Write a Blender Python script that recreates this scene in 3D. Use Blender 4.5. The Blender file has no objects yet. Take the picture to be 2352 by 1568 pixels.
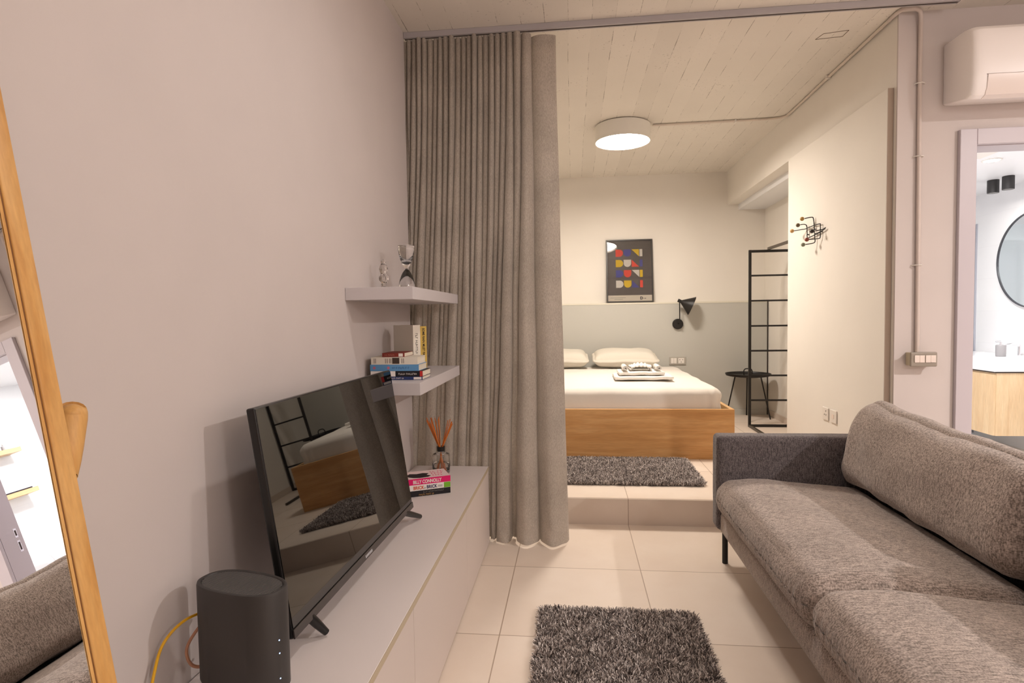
import bpy, bmesh, math, random
import numpy as np
from mathutils import Vector, Matrix, noise
random.seed(7)
S = bpy.context.scene
COL = S.collection
PI = math.pi

# ------------------------------------------------------------------ camera, world, exposure
cam = bpy.data.cameras.new('camera'); co = bpy.data.objects.new('camera', cam); COL.objects.link(co)
cam.sensor_width = 36.0; cam.sensor_fit = 'HORIZONTAL'; cam.lens = 1309.35/2352*36
def _cam():
    yaw, pitch, roll = 0.1059, -0.0440, 0.0154
    Rz = Matrix(((math.cos(yaw), math.sin(yaw), 0), (-math.sin(yaw), math.cos(yaw), 0), (0, 0, 1)))
    Rx = Matrix(((1, 0, 0), (0, math.cos(pitch), math.sin(pitch)), (0, -math.sin(pitch), math.cos(pitch))))
    Ry = Matrix(((math.cos(roll), 0, -math.sin(roll)), (0, 1, 0), (math.sin(roll), 0, math.cos(roll))))
    R = Ry @ Rx @ Rz
    r, f, u = R[0], R[1], R[2]
    M = Matrix(((r[0], u[0], -f[0], 0), (r[1], u[1], -f[1], 0), (r[2], u[2], -f[2], 1.2166), (0, 0, 0, 1)))
    return M
co.matrix_world = _cam()
cam.clip_start = 0.02
S.camera = co
w = bpy.data.worlds.new('world'); S.world = w; w.use_nodes = True
w.node_tree.nodes['Background'].inputs[0].default_value = (1.0, 0.85, 0.75, 1)
w.node_tree.nodes['Background'].inputs[1].default_value = 0.05
S.view_settings.view_transform = 'Standard'
try: S.view_settings.look = 'None'
except Exception: pass
S.view_settings.gamma = 1; S.view_settings.use_curve_mapping = False
S.view_settings.exposure = 0.0

def light(name, kind, loc, energy, color, size=0.1, rot=(0, 0, 0), spot=None):
    L = bpy.data.lights.new(name, kind); L.energy = energy; L.color = color
    if kind == 'AREA': L.shape = 'DISK'; L.size = size
    elif kind in ('POINT', 'SPOT'): L.shadow_soft_size = size
    if spot: L.spot_size = spot; L.spot_blend = 0.6
    o = bpy.data.objects.new(name, L); o.location = loc; o.rotation_euler = rot; COL.objects.link(o)
    return o
WARM = (1.0, 0.945, 0.915)
# ceiling lamps of the living area (their fixtures are built below), bathroom lamps
light('living_lamp_light', 'AREA', (0.20, 1.60, 2.585), 8.5, WARM, 0.10)
light('kitchen_lamp_light', 'AREA', (3.30, 1.05, 2.585), 78, WARM, 0.10)
light('bathroom_lamp_light', 'AREA', (2.75, 4.3, 2.285), 50, (1.0, 0.97, 0.95), 0.30)
light('sconce_spot_light', 'AREA', (3.54, 5.26, 2.17), 1.6, (1.0, 0.93, 0.85), 0.07)
light('sconce_spot_light', 'AREA', (3.56, 5.12, 2.17), 1.6, (1.0, 0.93, 0.85), 0.07)

# ------------------------------------------------------------------ helpers
def lin(c):
    return tuple(((v/255)/12.92 if v/255 <= 0.04045 else ((v/255+0.055)/1.055)**2.4) for v in c)+(1,)
class MB:
    def __init__(s): s.bm = bmesh.new()
    def _add(s, verts, faces):
        vs = [s.bm.verts.new(v) for v in verts]
        for f in faces:
            try: s.bm.faces.new([vs[i] for i in f])
            except ValueError: pass
        return vs
    def box(s, a, b, bev=0.0, M=None, seg=2):
        x0, y0, z0 = a; x1, y1, z1 = b
        vs = s._add([(x0,y0,z0),(x1,y0,z0),(x1,y1,z0),(x0,y1,z0),(x0,y0,z1),(x1,y0,z1),(x1,y1,z1),(x0,y1,z1)],
                    [(3,2,1,0),(4,5,6,7),(0,1,5,4),(1,2,6,5),(2,3,7,6),(3,0,4,7)])
        if bev > 0:
            es = list({e for v in vs for e in v.link_edges})
            r = bmesh.ops.bevel(s.bm, geom=es, offset=bev, segments=seg, affect='EDGES', profile=0.5)
            vs = list({v for f in r['faces'] for v in f.verts} | {v for v in vs if v.is_valid})
        if M is not None:
            for v in vs: v.co = M @ v.co
        return s
    def tube(s, pts, r, seg=10, caps=True, closed=False):
        pts = [Vector(p) for p in pts]; n = len(pts); rings = []
        rr = r if isinstance(r, (list, tuple)) else [r]*n
        prev = None
        for i, p in enumerate(pts):
            if closed: t = pts[(i+1) % n]-pts[i-1]
            else: t = pts[min(i+1, n-1)]-pts[max(i-1, 0)]
            t.normalize()
            if prev is None:
                a = Vector((0, 0, 1)) if abs(t.z) < 0.9 else Vector((1, 0, 0))
                u = t.cross(a).normalized()
            else:
                u = (prev-t*prev.dot(t)).normalized()
            prev = u; v = t.cross(u)
            rings.append([s.bm.verts.new(p+(u*math.cos(2*PI*k/seg)+v*math.sin(2*PI*k/seg))*rr[i]) for k in range(seg)])
        m = n if closed else n-1
        for i in range(m):
            A = rings[i]; B = rings[(i+1) % n]
            for k in range(seg): s.bm.faces.new((A[k], A[(k+1) % seg], B[(k+1) % seg], B[k]))
        if caps and not closed:
            s.bm.faces.new(rings[0][::-1]); s.bm.faces.new(rings[-1])
        return s
    def cyl(s, p0, p1, r, seg=24, r1=None):
        return s.tube([p0, p1], [r, r if r1 is None else r1], seg)
    def lathe(s, prof, c=(0, 0, 0), seg=32, M=None, sx=1, sy=1):
        rings = []
        for (r, z) in prof:
            rings.append([Vector((r*sx*math.cos(2*PI*k/seg), r*sy*math.sin(2*PI*k/seg), z)) for k in range(seg)] if r > 1e-6 else [Vector((0, 0, z))])
        T = Matrix.Translation(Vector(c)) @ (M if M is not None else Matrix.Identity(4))
        R = [[s.bm.verts.new(T @ p) for p in ring] for ring in rings]
        for A, B in zip(R, R[1:]):
            for k in range(seg):
                a0, a1 = A[k % len(A)], A[(k+1) % len(A)]; b0, b1 = B[k % len(B)], B[(k+1) % len(B)]
                f = []
                for v in (a0, a1, b1, b0):
                    if v not in f: f.append(v)
                if len(f) > 2:
                    try: s.bm.faces.new(f)
                    except ValueError: pass
        return s
    def prism(s, poly, d, M=None):
        n = len(poly)
        vs = [Vector((p[0], p[1], 0)) for p in poly]+[Vector((p[0], p[1], d)) for p in poly]
        if M is not None: vs = [M @ v for v in vs]
        s._add(vs, [tuple(range(n))[::-1], tuple(range(n, 2*n))]+[(i, (i+1) % n, n+(i+1) % n, n+i) for i in range(n)])
        return s
    def sphere(s, c, r, seg=16, sc=(1, 1, 1)):
        return s.lathe([(r*math.sin(PI*i/seg)*1.0, -r*math.cos(PI*i/seg)*sc[2]) for i in range(seg+1)], c, seg*2, sx=sc[0], sy=sc[1])
    def build(s, name, mat, parent=None, smooth=False, off=None):
        bmesh.ops.recalc_face_normals(s.bm, faces=s.bm.faces)
        me = bpy.data.meshes.new(name)
        o = Vector((0, 0, 0))
        p = parent
        while p is not None: o += Vector(p.location); p = p.parent
        if parent is None:
            o = Vector(off) if off is not None else Vector((0, 0, 0))
        bmesh.ops.translate(s.bm, verts=s.bm.verts, vec=-o)
        s.bm.to_mesh(me); s.bm.free()
        ob = bpy.data.objects.new(name, me); COL.objects.link(ob)
        if isinstance(mat, (list, tuple)):
            for m in mat: me.materials.append(m)
        else: me.materials.append(mat)
        if smooth:
            for f in me.polygons: f.use_smooth = True
            if smooth != 'all':
                md = ob.modifiers.new('edge', 'EDGE_SPLIT'); md.split_angle = math.radians(38)
        if parent is not None: ob.parent = parent
        else: ob.location = o
        return ob
def tag(o, label, cat, group=None, kind=None):
    o['label'] = label; o['category'] = cat
    if group: o['group'] = group
    if kind: o['kind'] = kind
    return o
def thing(name, loc, label, cat, group=None):
    o = bpy.data.objects.new(name, None); COL.objects.link(o); o.location = loc; o.empty_display_size = 0.05
    return tag(o, label, cat, group)
def struct(name, mb, mat, smooth=False, parent=None):
    o = mb.build(name, mat, parent, smooth)
    if parent is None: o['kind'] = 'structure'
    return o
def rounded_block(name, mat, parent, lo, hi, M=None, e=7.0, n=22, bulge=(0, 0, 0), wr=0.0, wf=6.0, seed=0, taper=0.0, sag=0.0, extra=None):
    """soft upholstered block: superellipsoid box with bulges and wrinkles"""
    lo = Vector(lo); hi = Vector(hi); c = (lo+hi)/2; h = (hi-lo)/2
    bm = bmesh.new(); 
    grid = {}
    def V(i, j, k):
        key = (i, j, k)
        if key not in grid: grid[key] = bm.verts.new((i, j, k))
        return grid[key]
    for a in range(n):
        for b in range(n):
            for s_ in (0, n):
                bm.faces.new((V(a, b, s_), V(a+1, b, s_), V(a+1, b+1, s_), V(a, b+1, s_)))
                bm.faces.new((V(a, s_, b), V(a+1, s_, b), V(a+1, s_, b+1), V(a, s_, b+1)))
                bm.faces.new((V(s_, a, b), V(s_, a+1, b), V(s_, a+1, b+1), V(s_, a, b+1)))
    hm = min(h)
    for v in bm.verts:
        p = Vector([math.sin((2*t/n-1)*PI/2*0.985)/math.sin(PI/2*0.985) for t in v.co])
        # corner rounding in real units: radius r
        r = hm*(2.0/e)*1.6; r = min(r, hm*0.999)
        q = Vector((p.x*h.x, p.y*h.y, p.z*h.z))
        core = Vector([max(-(h[i]-r), min(h[i]-r, q[i])) for i in range(3)])
        d = q-core
        if d.length > 1e-9: q = core+d.normalized()*min(d.length, r) if sum(abs(x) > 1e-9 for x in d) > 1 else q
        u, vv, ww = p
        q.x += bulge[0]*(1-vv*vv)*(1-ww*ww)*(1 if p.x > 0 else -1)*abs(p.x)
        q.y += bulge[1]*(1-u*u)*(1-ww*ww)*(1 if p.y > 0 else -1)*abs(p.y)
        q.z += bulge[2]*(1-u*u)*(1-vv*vv)*(1 if p.z > 0 else -1)*abs(p.z)
        if taper: q.z *= 1-taper*max(abs(u)**4, abs(vv)**4)
        if sag: q.z -= sag*(1-u*u)*(p.z > 0)
        if extra: q = extra(q, p)
        w_ = q+c
        if wr:
            nv = noise.noise_vector(Vector((w_.x*wf+seed, w_.y*wf, w_.z*wf)))
            nv2 = noise.noise_vector(Vector((w_.x*wf*2.7+seed, w_.y*wf*2.7, w_.z*wf*2.7)))
            w_ = w_+nv*wr+nv2*wr*0.35
        v.co = (M @ (w_-c))+c if M is not None else w_
    mb = MB(); mb.bm.free(); mb.bm = bm
    return mb.build(name, mat, parent, 'all')
def text(s_, size, M, mat, parent, name='spine_text', sx=1.0, bold=0.0, align='LEFT', depth=0.0004):
    cu = bpy.data.curves.new(name, 'FONT'); cu.body = s_; cu.size = size; cu.extrude = depth; cu.offset = bold; cu.align_x = align
    cu.resolution_u = 3
    tmp = bpy.data.objects.new('tmp', cu)
    me = bpy.data.meshes.new_from_object(tmp)
    bpy.data.objects.remove(tmp)
    o = Vector((0, 0, 0)); p = parent
    while p is not None: o += Vector(p.location); p = p.parent
    me.transform(Matrix.Translation(-o) @ M @ Matrix.Diagonal((sx, 1, 1, 1)))
    me.materials.clear(); me.materials.append(mat); me.name = name
    ob = bpy.data.objects.new(name, me); COL.objects.link(ob); ob.parent = parent
    return ob
def frame(o, ex, ey):
    """matrix with text x axis ex, text up ey, at o"""
    ex = Vector(ex).normalized(); ey = Vector(ey).normalized(); ez = ex.cross(ey)
    return Matrix(((ex.x, ey.x, ez.x, o[0]), (ex.y, ey.y, ez.y, o[1]), (ex.z, ey.z, ez.z, o[2]), (0, 0, 0, 1)))

def blur_text(n, size, M, mat, parent, name='spine_text', seed=0):
    """a line of small print too small to read: n letter-sized strokes"""
    r_ = random.Random(seed*7+n); mb = MB(); x = 0.0
    for i in range(n):
        w_ = size*r_.uniform(0.28, 0.5)
        mb.box((x, size*0.02, 0), (x+w_*0.3, size*0.7, 0.0003), 0, M)
        k = r_.randint(0, 2)
        mb.box((x+w_*0.3, size*(0.02+0.27*k), 0), (x+w_, size*(0.14+0.27*k), 0.0003), 0, M)
        x += w_+size*0.16
        if r_.random() < 0.16: x += size*0.3
    return mb.build(name, mat, parent)

# ------------------------------------------------------------------ materials
def nmat(name):
    m = bpy.data.materials.new(name); m.use_nodes = True
    nt = m.node_tree; return m, nt, nt.nodes['Principled BSDF']
def nd(nt, t, **k):
    n = nt.nodes.new(t)
    for a, v in k.items(): setattr(n, a, v)
    return n
def mat(name, col, rough=0.5, metal=0.0, spec=0.5, noise_amt=0.0, noise_scale=8.0, bump=0.0, bump_scale=60.0, stretch=(1, 1, 1), detail=3, col2=None, emit=None, es=0.0, sheen=0.0, bdist=0.004):
    m, nt, b = nmat(name)
    c = lin(col); b.inputs['Base Color'].default_value = c
    b.inputs['Roughness'].default_value = rough; b.inputs['Metallic'].default_value = metal
    b.inputs['Specular IOR Level'].default_value = spec
    if sheen: b.inputs['Sheen Weight'].default_value = sheen
    L = nt.links
    tc = nd(nt, 'ShaderNodeTexCoord'); mp = nd(nt, 'ShaderNodeMapping'); mp.inputs['Scale'].default_value = stretch
    L.new(tc.outputs['Object'], mp.inputs[0])
    if noise_amt or col2:
        n = nd(nt, 'ShaderNodeTexNoise'); n.inputs['Scale'].default_value = noise_scale; n.inputs['Detail'].default_value = detail
        L.new(mp.outputs[0], n.inputs['Vector'])
        mr = nd(nt, 'ShaderNodeMapRange'); mr.inputs['From Min'].default_value = 0.3; mr.inputs['From Max'].default_value = 0.7
        L.new(n.outputs['Fac'], mr.inputs[0])
        mx = nd(nt, 'ShaderNodeMix', data_type='RGBA')
        c2 = lin(col2) if col2 else tuple(max(0, v*(1-noise_amt)) for v in c[:3])+(1,)
        mx.inputs[6].default_value = c; mx.inputs[7].default_value = c2
        L.new(mr.outputs[0], mx.inputs[0]); L.new(mx.outputs[2], b.inputs['Base Color'])
    if bump:
        n = nd(nt, 'ShaderNodeTexNoise'); n.inputs['Scale'].default_value = bump_scale; n.inputs['Detail'].default_value = 4
        L.new(mp.outputs[0], n.inputs['Vector'])
        bp = nd(nt, 'ShaderNodeBump'); bp.inputs['Strength'].default_value = bump; bp.inputs['Distance'].default_value = bdist
        L.new(n.outputs['Fac'], bp.inputs['Height']); L.new(bp.outputs[0], b.inputs['Normal'])
    if emit:
        b.inputs['Emission Color'].default_value = lin(emit); b.inputs['Emission Strength'].default_value = es
    return m
def fabric(name, c1, c2, scale=140, stretch=(1, 1, 1), rough=0.95, bump=0.35, weave=0.0, transl=0.0, mid=None):
    m, nt, b = nmat(name); L = nt.links
    b.inputs['Roughness'].default_value = rough; b.inputs['Specular IOR Level'].default_value = 0.15; b.inputs['Sheen Weight'].default_value = 0.25
    b.inputs['Sheen Roughness'].default_value = 0.5
    tc = nd(nt, 'ShaderNodeTexCoord')
    outs = []
    for st in (stretch, (stretch[1], stretch[2], stretch[0])):
        mp = nd(nt, 'ShaderNodeMapping'); mp.inputs['Scale'].default_value = st; L.new(tc.outputs['Object'], mp.inputs[0])
        n = nd(nt, 'ShaderNodeTexNoise'); n.inputs['Scale'].default_value = scale; n.inputs['Detail'].default_value = 2.5
        L.new(mp.outputs[0], n.inputs['Vector']); outs.append(n.outputs['Fac'])
    ad = nd(nt, 'ShaderNodeMath', operation='ADD'); L.new(outs[0], ad.inputs[0]); L.new(outs[1], ad.inputs[1])
    mr = nd(nt, 'ShaderNodeMapRange'); mr.inputs['From Min'].default_value = 0.8; mr.inputs['From Max'].default_value = 1.2; L.new(ad.outputs[0], mr.inputs[0])
    big = nd(nt, 'ShaderNodeTexNoise'); big.inputs['Scale'].default_value = 5; L.new(tc.outputs['Object'], big.inputs['Vector'])
    mx = nd(nt, 'ShaderNodeMix', data_type='RGBA'); mx.inputs[6].default_value = lin(c1); mx.inputs[7].default_value = lin(c2)
    L.new(mr.outputs[0], mx.inputs[0])
    hv = nd(nt, 'ShaderNodeHueSaturation'); mrb = nd(nt, 'ShaderNodeMapRange'); mrb.inputs['From Min'].default_value = 0.3; mrb.inputs['From Max'].default_value = 0.7
    mrb.inputs['To Min'].default_value = 0.9; mrb.inputs['To Max'].default_value = 1.1
    L.new(big.outputs['Fac'], mrb.inputs[0]); L.new(mrb.outputs[0], hv.inputs['Value']); L.new(mx.outputs[2], hv.inputs['Color'])
    L.new(hv.outputs[0], b.inputs['Base Color'])
    bp = nd(nt, 'ShaderNodeBump'); bp.inputs['Strength'].default_value = bump; bp.inputs['Distance'].default_value = 0.002
    L.new(ad.outputs[0], bp.inputs['Height']); L.new(bp.outputs[0], b.inputs['Normal'])
    if transl:
        tr = nd(nt, 'ShaderNodeBsdfTranslucent'); ms = nd(nt, 'ShaderNodeMixShader'); ms.inputs[0].default_value = transl
        L.new(hv.outputs[0], tr.inputs[0]); L.new(b.outputs[0], ms.inputs[1]); L.new(tr.outputs[0], ms.inputs[2])
        L.new(ms.outputs[0], nt.nodes['Material Output'].inputs[0])
    return m
def wood(name, c1, c2, c3, axis='X', scale=1.0, rough=0.45, plank=0.0):
    m, nt, b = nmat(name); L = nt.links
    b.inputs['Roughness'].default_value = rough; b.inputs['Specular IOR Level'].default_value = 0.35
    tc = nd(nt, 'ShaderNodeTexCoord'); mp = nd(nt, 'ShaderNodeMapping')
    st = {'X': (1.2, 14, 14), 'Y': (14, 1.2, 14), 'Z': (14, 14, 1.2)}[axis]
    mp.inputs['Scale'].default_value = tuple(v*scale for v in st)
    L.new(tc.outputs['Object'], mp.inputs[0])
    n = nd(nt, 'ShaderNodeTexNoise'); n.inputs['Scale'].default_value = 1.6; n.inputs['Detail'].default_value = 6; n.inputs['Distortion'].default_value = 0.6
    L.new(mp.outputs[0], n.inputs['Vector'])
    n2 = nd(nt, 'ShaderNodeTexNoise'); n2.inputs['Scale'].default_value = 12; n2.inputs['Detail'].default_value = 3
    L.new(mp.outputs[0], n2.inputs['Vector'])
    cr = nd(nt, 'ShaderNodeValToRGB'); e = cr.color_ramp
    e.elements[0].position = 0.3; e.elements[0].color = lin(c1); e.elements[1].position = 0.72; e.elements[1].color = lin(c3)
    x = e.elements.new(0.5); x.color = lin(c2)
    L.new(n.outputs['Fac'], cr.inputs[0])
    mx = nd(nt, 'ShaderNodeMix', data_type='RGBA', blend_type='MULTIPLY'); mx.inputs[0].default_value = 0.30
    L.new(cr.outputs[0], mx.inputs[6]); L.new(n2.outputs['Fac'], mx.inputs[7]); L.new(mx.outputs[2], b.inputs['Base Color'])
    bp = nd(nt, 'ShaderNodeBump'); bp.inputs['Strength'].default_value = 0.08; bp.inputs['Distance'].default_value = 0.002
    L.new(n2.outputs['Fac'], bp.inputs['Height']); L.new(bp.outputs[0], b.inputs['Normal'])
    return m
def glass(name, rough=0.0, col=(1, 1, 1, 1), ior=1.45):
    m, nt, b = nmat(name)
    b.inputs['Base Color'].default_value = col; b.inputs['Transmission Weight'].default_value = 1.0
    b.inputs['Roughness'].default_value = rough; b.inputs['IOR'].default_value = ior
    return m
def tile_mat(name, base, var, grout, size, off, axes=(0, 1), gw=0.0022, rough=0.42, row=None, mott=3.0):
    """square tiles laid from a grid; axes choose the two object coordinates"""
    m, nt, b = nmat(name); L = nt.links
    b.inputs['Roughness'].default_value = rough
    tc = nd(nt, 'ShaderNodeTexCoord'); sp = nd(nt, 'ShaderNodeSeparateXYZ'); L.new(tc.outputs['Object'], sp.inputs[0])
    dist = []; cells = []
    for k, a in enumerate(axes):
        sb = nd(nt, 'ShaderNodeMath', operation='SUBTRACT'); L.new(sp.outputs[a], sb.inputs[0]); sb.inputs[1].default_value = off[k]
        dv = nd(nt, 'ShaderNodeMath', operation='DIVIDE'); L.new(sb.outputs[0], dv.inputs[0]); dv.inputs[1].default_value = size[k]
        fr = nd(nt, 'ShaderNodeMath', operation='FLOOR'); L.new(dv.outputs[0], fr.inputs[0]); cells.append(fr.outputs[0])
        pp = nd(nt, 'ShaderNodeMath', operation='PINGPONG'); L.new(dv.outputs[0], pp.inputs[0]); pp.inputs[1].default_value = 0.5
        ml = nd(nt, 'ShaderNodeMath', operation='MULTIPLY'); L.new(pp.outputs[0], ml.inputs[0]); ml.inputs[1].default_value = size[k]
        dist.append(ml.outputs[0])
    mn = nd(nt, 'ShaderNodeMath', operation='MINIMUM'); L.new(dist[0], mn.inputs[0]); L.new(dist[1], mn.inputs[1])
    lt = nd(nt, 'ShaderNodeMath', operation='LESS_THAN'); L.new(mn.outputs[0], lt.inputs[0]); lt.inputs[1].default_value = gw
    cb = nd(nt, 'ShaderNodeCombineXYZ'); L.new(cells[0], cb.inputs[0]); L.new(cells[1], cb.inputs[1])
    wn = nd(nt, 'ShaderNodeTexWhiteNoise'); L.new(cb.outputs[0], wn.inputs['Vector'])
    n = nd(nt, 'ShaderNodeTexNoise'); n.inputs['Scale'].default_value = mott; n.inputs['Detail'].default_value = 6; n.inputs['Roughness'].default_value = 0.6
    ads = nd(nt, 'ShaderNodeVectorMath', operation='ADD'); L.new(tc.outputs['Object'], ads.inputs[0]); L.new(wn.outputs['Color'], ads.inputs[1]); L.new(ads.outputs[0], n.inputs['Vector'])
    av = nd(nt, 'ShaderNodeMath', operation='ADD'); L.new(n.outputs['Fac'], av.inputs[0])
    w3 = nd(nt, 'ShaderNodeMath', operation='MULTIPLY'); L.new(wn.outputs['Value'], w3.inputs[0]); w3.inputs[1].default_value = 0.25; L.new(w3.outputs[0], av.inputs[1])
    mr = nd(nt, 'ShaderNodeMapRange'); mr.inputs['From Min'].default_value = 0.35; mr.inputs['From Max'].default_value = 0.9; L.new(av.outputs[0], mr.inputs[0])
    mx = nd(nt, 'ShaderNodeMix', data_type='RGBA'); mx.inputs[6].default_value = lin(base); mx.inputs[7].default_value = lin(var); L.new(mr.outputs[0], mx.inputs[0])
    m2 = nd(nt, 'ShaderNodeMix', data_type='RGBA'); L.new(mx.outputs[2], m2.inputs[6]); m2.inputs[7].default_value = lin(grout); L.new(lt.outputs[0], m2.inputs[0])
    L.new(m2.outputs[2], b.inputs['Base Color'])
    iv = nd(nt, 'ShaderNodeMath', operation='SUBTRACT'); iv.inputs[0].default_value = 1; L.new(lt.outputs[0], iv.inputs[1])
    bp = nd(nt, 'ShaderNodeBump'); bp.inputs['Strength'].default_value = 0.4; bp.inputs['Distance'].default_value = 0.0015; L.new(iv.outputs[0], bp.inputs['Height']); L.new(bp.outputs[0], b.inputs['Normal'])
    return m
def ceiling_mat():
    m, nt, b = nmat('board_marked_concrete'); L = nt.links
    b.inputs['Roughness'].default_value = 0.85; b.inputs['Specular IOR Level'].default_value = 0.2
    tc = nd(nt, 'ShaderNodeTexCoord'); sp = nd(nt, 'ShaderNodeSeparateXYZ'); L.new(tc.outputs['Object'], sp.inputs[0])
    BW = 0.118
    dv = nd(nt, 'ShaderNodeMath', operation='DIVIDE'); L.new(sp.outputs[0], dv.inputs[0]); dv.inputs[1].default_value = BW
    # slight waviness of joints
    nw = nd(nt, 'ShaderNodeTexNoise'); nw.inputs['Scale'].default_value = 1.3; L.new(tc.outputs['Object'], nw.inputs['Vector'])
    nws = nd(nt, 'ShaderNodeMath', operation='MULTIPLY'); L.new(nw.outputs['Fac'], nws.inputs[0]); nws.inputs[1].default_value = 0.12
    ad = nd(nt, 'ShaderNodeMath', operation='ADD'); L.new(dv.outputs[0], ad.inputs[0]); L.new(nws.outputs[0], ad.inputs[1])
    pp = nd(nt, 'ShaderNodeMath', operation='PINGPONG'); L.new(ad.outputs[0], pp.inputs[0]); pp.inputs[1].default_value = 0.5
    fl = nd(nt, 'ShaderNodeMath', operation='ROUND'); L.new(ad.outputs[0], fl.inputs[0])
    # broken line mask along each joint
    cb = nd(nt, 'ShaderNodeCombineXYZ'); L.new(fl.outputs[0], cb.inputs[0]); m5 = nd(nt, 'ShaderNodeMath', operation='MULTIPLY'); L.new(sp.outputs[1], m5.inputs[0]); m5.inputs[1].default_value = 1.5; L.new(m5.outputs[0], cb.inputs[1])
    nl = nd(nt, 'ShaderNodeTexNoise'); nl.inputs['Scale'].default_value = 3.1; nl.inputs['Detail'].default_value = 5; nl.inputs['Roughness'].default_value = 0.75; L.new(cb.outputs[0], nl.inputs['Vector'])
    th = nd(nt, 'ShaderNodeMapRange'); th.inputs['From Min'].default_value = 0.46; th.inputs['From Max'].default_value = 0.74; th.inputs['To Min'].default_value = 0.0; th.inputs['To Max'].default_value = 0.028; L.new(nl.outputs['Fac'], th.inputs[0])
    lt = nd(nt, 'ShaderNodeMath', operation='LESS_THAN'); L.new(pp.outputs[0], lt.inputs[0]); L.new(th.outputs[0], lt.inputs[1])
    # fine pores, sparse, with blotch mask
    npz = nd(nt, 'ShaderNodeTexNoise'); npz.inputs['Scale'].default_value = 75; npz.inputs['Detail'].default_value = 2; L.new(tc.outputs['Object'], npz.inputs['Vector'])
    nb = nd(nt, 'ShaderNodeTexNoise'); nb.inputs['Scale'].default_value = 2.2; nb.inputs['Detail'].default_value = 4; L.new(tc.outputs['Object'], nb.inputs['Vector'])
    sm = nd(nt, 'ShaderNodeMath', operation='MULTIPLY_ADD'); L.new(nb.outputs['Fac'], sm.inputs[0]); sm.inputs[1].default_value = 0.55; L.new(npz.outputs['Fac'], sm.inputs[2])
    gt = nd(nt, 'ShaderNodeMapRange'); gt.inputs['From Min'].default_value = 0.98; gt.inputs['From Max'].default_value = 1.04; L.new(sm.outputs[0], gt.inputs[0])
    # grain stretched along the boards
    mp = nd(nt, 'ShaderNodeMapping'); mp.inputs['Scale'].default_value = (60, 3, 1); L.new(tc.outputs['Object'], mp.inputs[0])
    ng = nd(nt, 'ShaderNodeTexNoise'); ng.inputs['Scale'].default_value = 1; ng.inputs['Detail'].default_value = 3; L.new(mp.outputs[0], ng.inputs['Vector'])
    wn = nd(nt, 'ShaderNodeTexWhiteNoise', noise_dimensions='1D'); fl2 = nd(nt, 'ShaderNodeMath', operation='FLOOR'); L.new(ad.outputs[0], fl2.inputs[0]); L.new(fl2.outputs[0], wn.inputs['W'])
    cr = nd(nt, 'ShaderNodeMix', data_type='RGBA'); cr.inputs[6].default_value = lin((218, 211, 201)); cr.inputs[7].default_value = lin((236, 229, 219))
    a2 = nd(nt, 'ShaderNodeMath', operation='MULTIPLY_ADD'); L.new(wn.outputs['Value'], a2.inputs[0]); a2.inputs[1].default_value = 0.35
    a3 = nd(nt, 'ShaderNodeMath', operation='MULTIPLY'); L.new(nb.outputs['Fac'], a3.inputs[0]); a3.inputs[1].default_value = 0.8; L.new(a3.outputs[0], a2.inputs[2])
    L.new(a2.outputs[0], cr.inputs[0])
    dk = nd(nt, 'ShaderNodeMix', data_type='RGBA'); L.new(cr.outputs[2], dk.inputs[6]); dk.inputs[7].default_value = lin((118, 106, 92))
    mxx = nd(nt, 'ShaderNodeMath', operation='MAXIMUM'); L.new(lt.outputs[0], mxx.inputs[0])
    g6 = nd(nt, 'ShaderNodeMath', operation='MULTIPLY'); L.new(gt.outputs[0], g6.inputs[0]); g6.inputs[1].default_value = 0.5; L.new(g6.outputs[0], mxx.inputs[1])
    g7 = nd(nt, 'ShaderNodeMath', operation='MULTIPLY'); L.new(mxx.outputs[0], g7.inputs[0]); g7.inputs[1].default_value = 0.65
    L.new(g7.outputs[0], dk.inputs[0]); L.new(dk.outputs[2], b.inputs['Base Color'])
    h = nd(nt, 'ShaderNodeMath', operation='MULTIPLY_ADD'); L.new(mxx.outputs[0], h.inputs[0]); h.inputs[1].default_value = -1.0
    h2 = nd(nt, 'ShaderNodeMath', operation='MULTIPLY_ADD'); L.new(wn.outputs['Value'], h2.inputs[0]); h2.inputs[1].default_value = 0.8; 
    h3 = nd(nt, 'ShaderNodeMath', operation='MULTIPLY'); L.new(ng.outputs['Fac'], h3.inputs[0]); h3.inputs[1].default_value = 0.5; L.new(h3.outputs[0], h2.inputs[2]); L.new(h2.outputs[0], h.inputs[2])
    bp = nd(nt, 'ShaderNodeBump'); bp.inputs['Strength'].default_value = 0.45; bp.inputs['Distance'].default_value = 0.002; L.new(h.outputs[0], bp.inputs['Height']); L.new(bp.outputs[0], b.inputs['Normal'])
    return m

M_WALL = mat('taupe_plaster', (208, 198, 194), 0.75, spec=0.25, noise_amt=0.035, noise_scale=3.5, bump=0.12, bump_scale=22)
M_BED = mat('cream_plaster', (236, 230, 221), 0.75, spec=0.25, noise_amt=0.03, noise_scale=3, bump=0.1, bump_scale=25)
M_HEAD = mat('grey_green_panel', (194, 192, 184), 0.6, spec=0.3, noise_amt=0.03, noise_scale=2)
M_EDGE = mat('panel_edge', (222, 216, 200), 0.6)
M_CEIL = ceiling_mat()
M_TILE = tile_mat('beige_floor_tile', (234, 220, 206), (224, 207, 191), (176, 156, 138), (0.6, 0.6), (-0.29, 2.711))
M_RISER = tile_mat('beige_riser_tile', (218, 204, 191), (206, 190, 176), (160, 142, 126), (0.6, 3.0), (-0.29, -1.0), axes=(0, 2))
M_LAV = mat('lavender_grey_lacquer', (196, 188, 194), 0.4, spec=0.4)
M_WHITEWALL = mat('white_bath_wall', (238, 238, 240), 0.35, spec=0.4)
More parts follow.
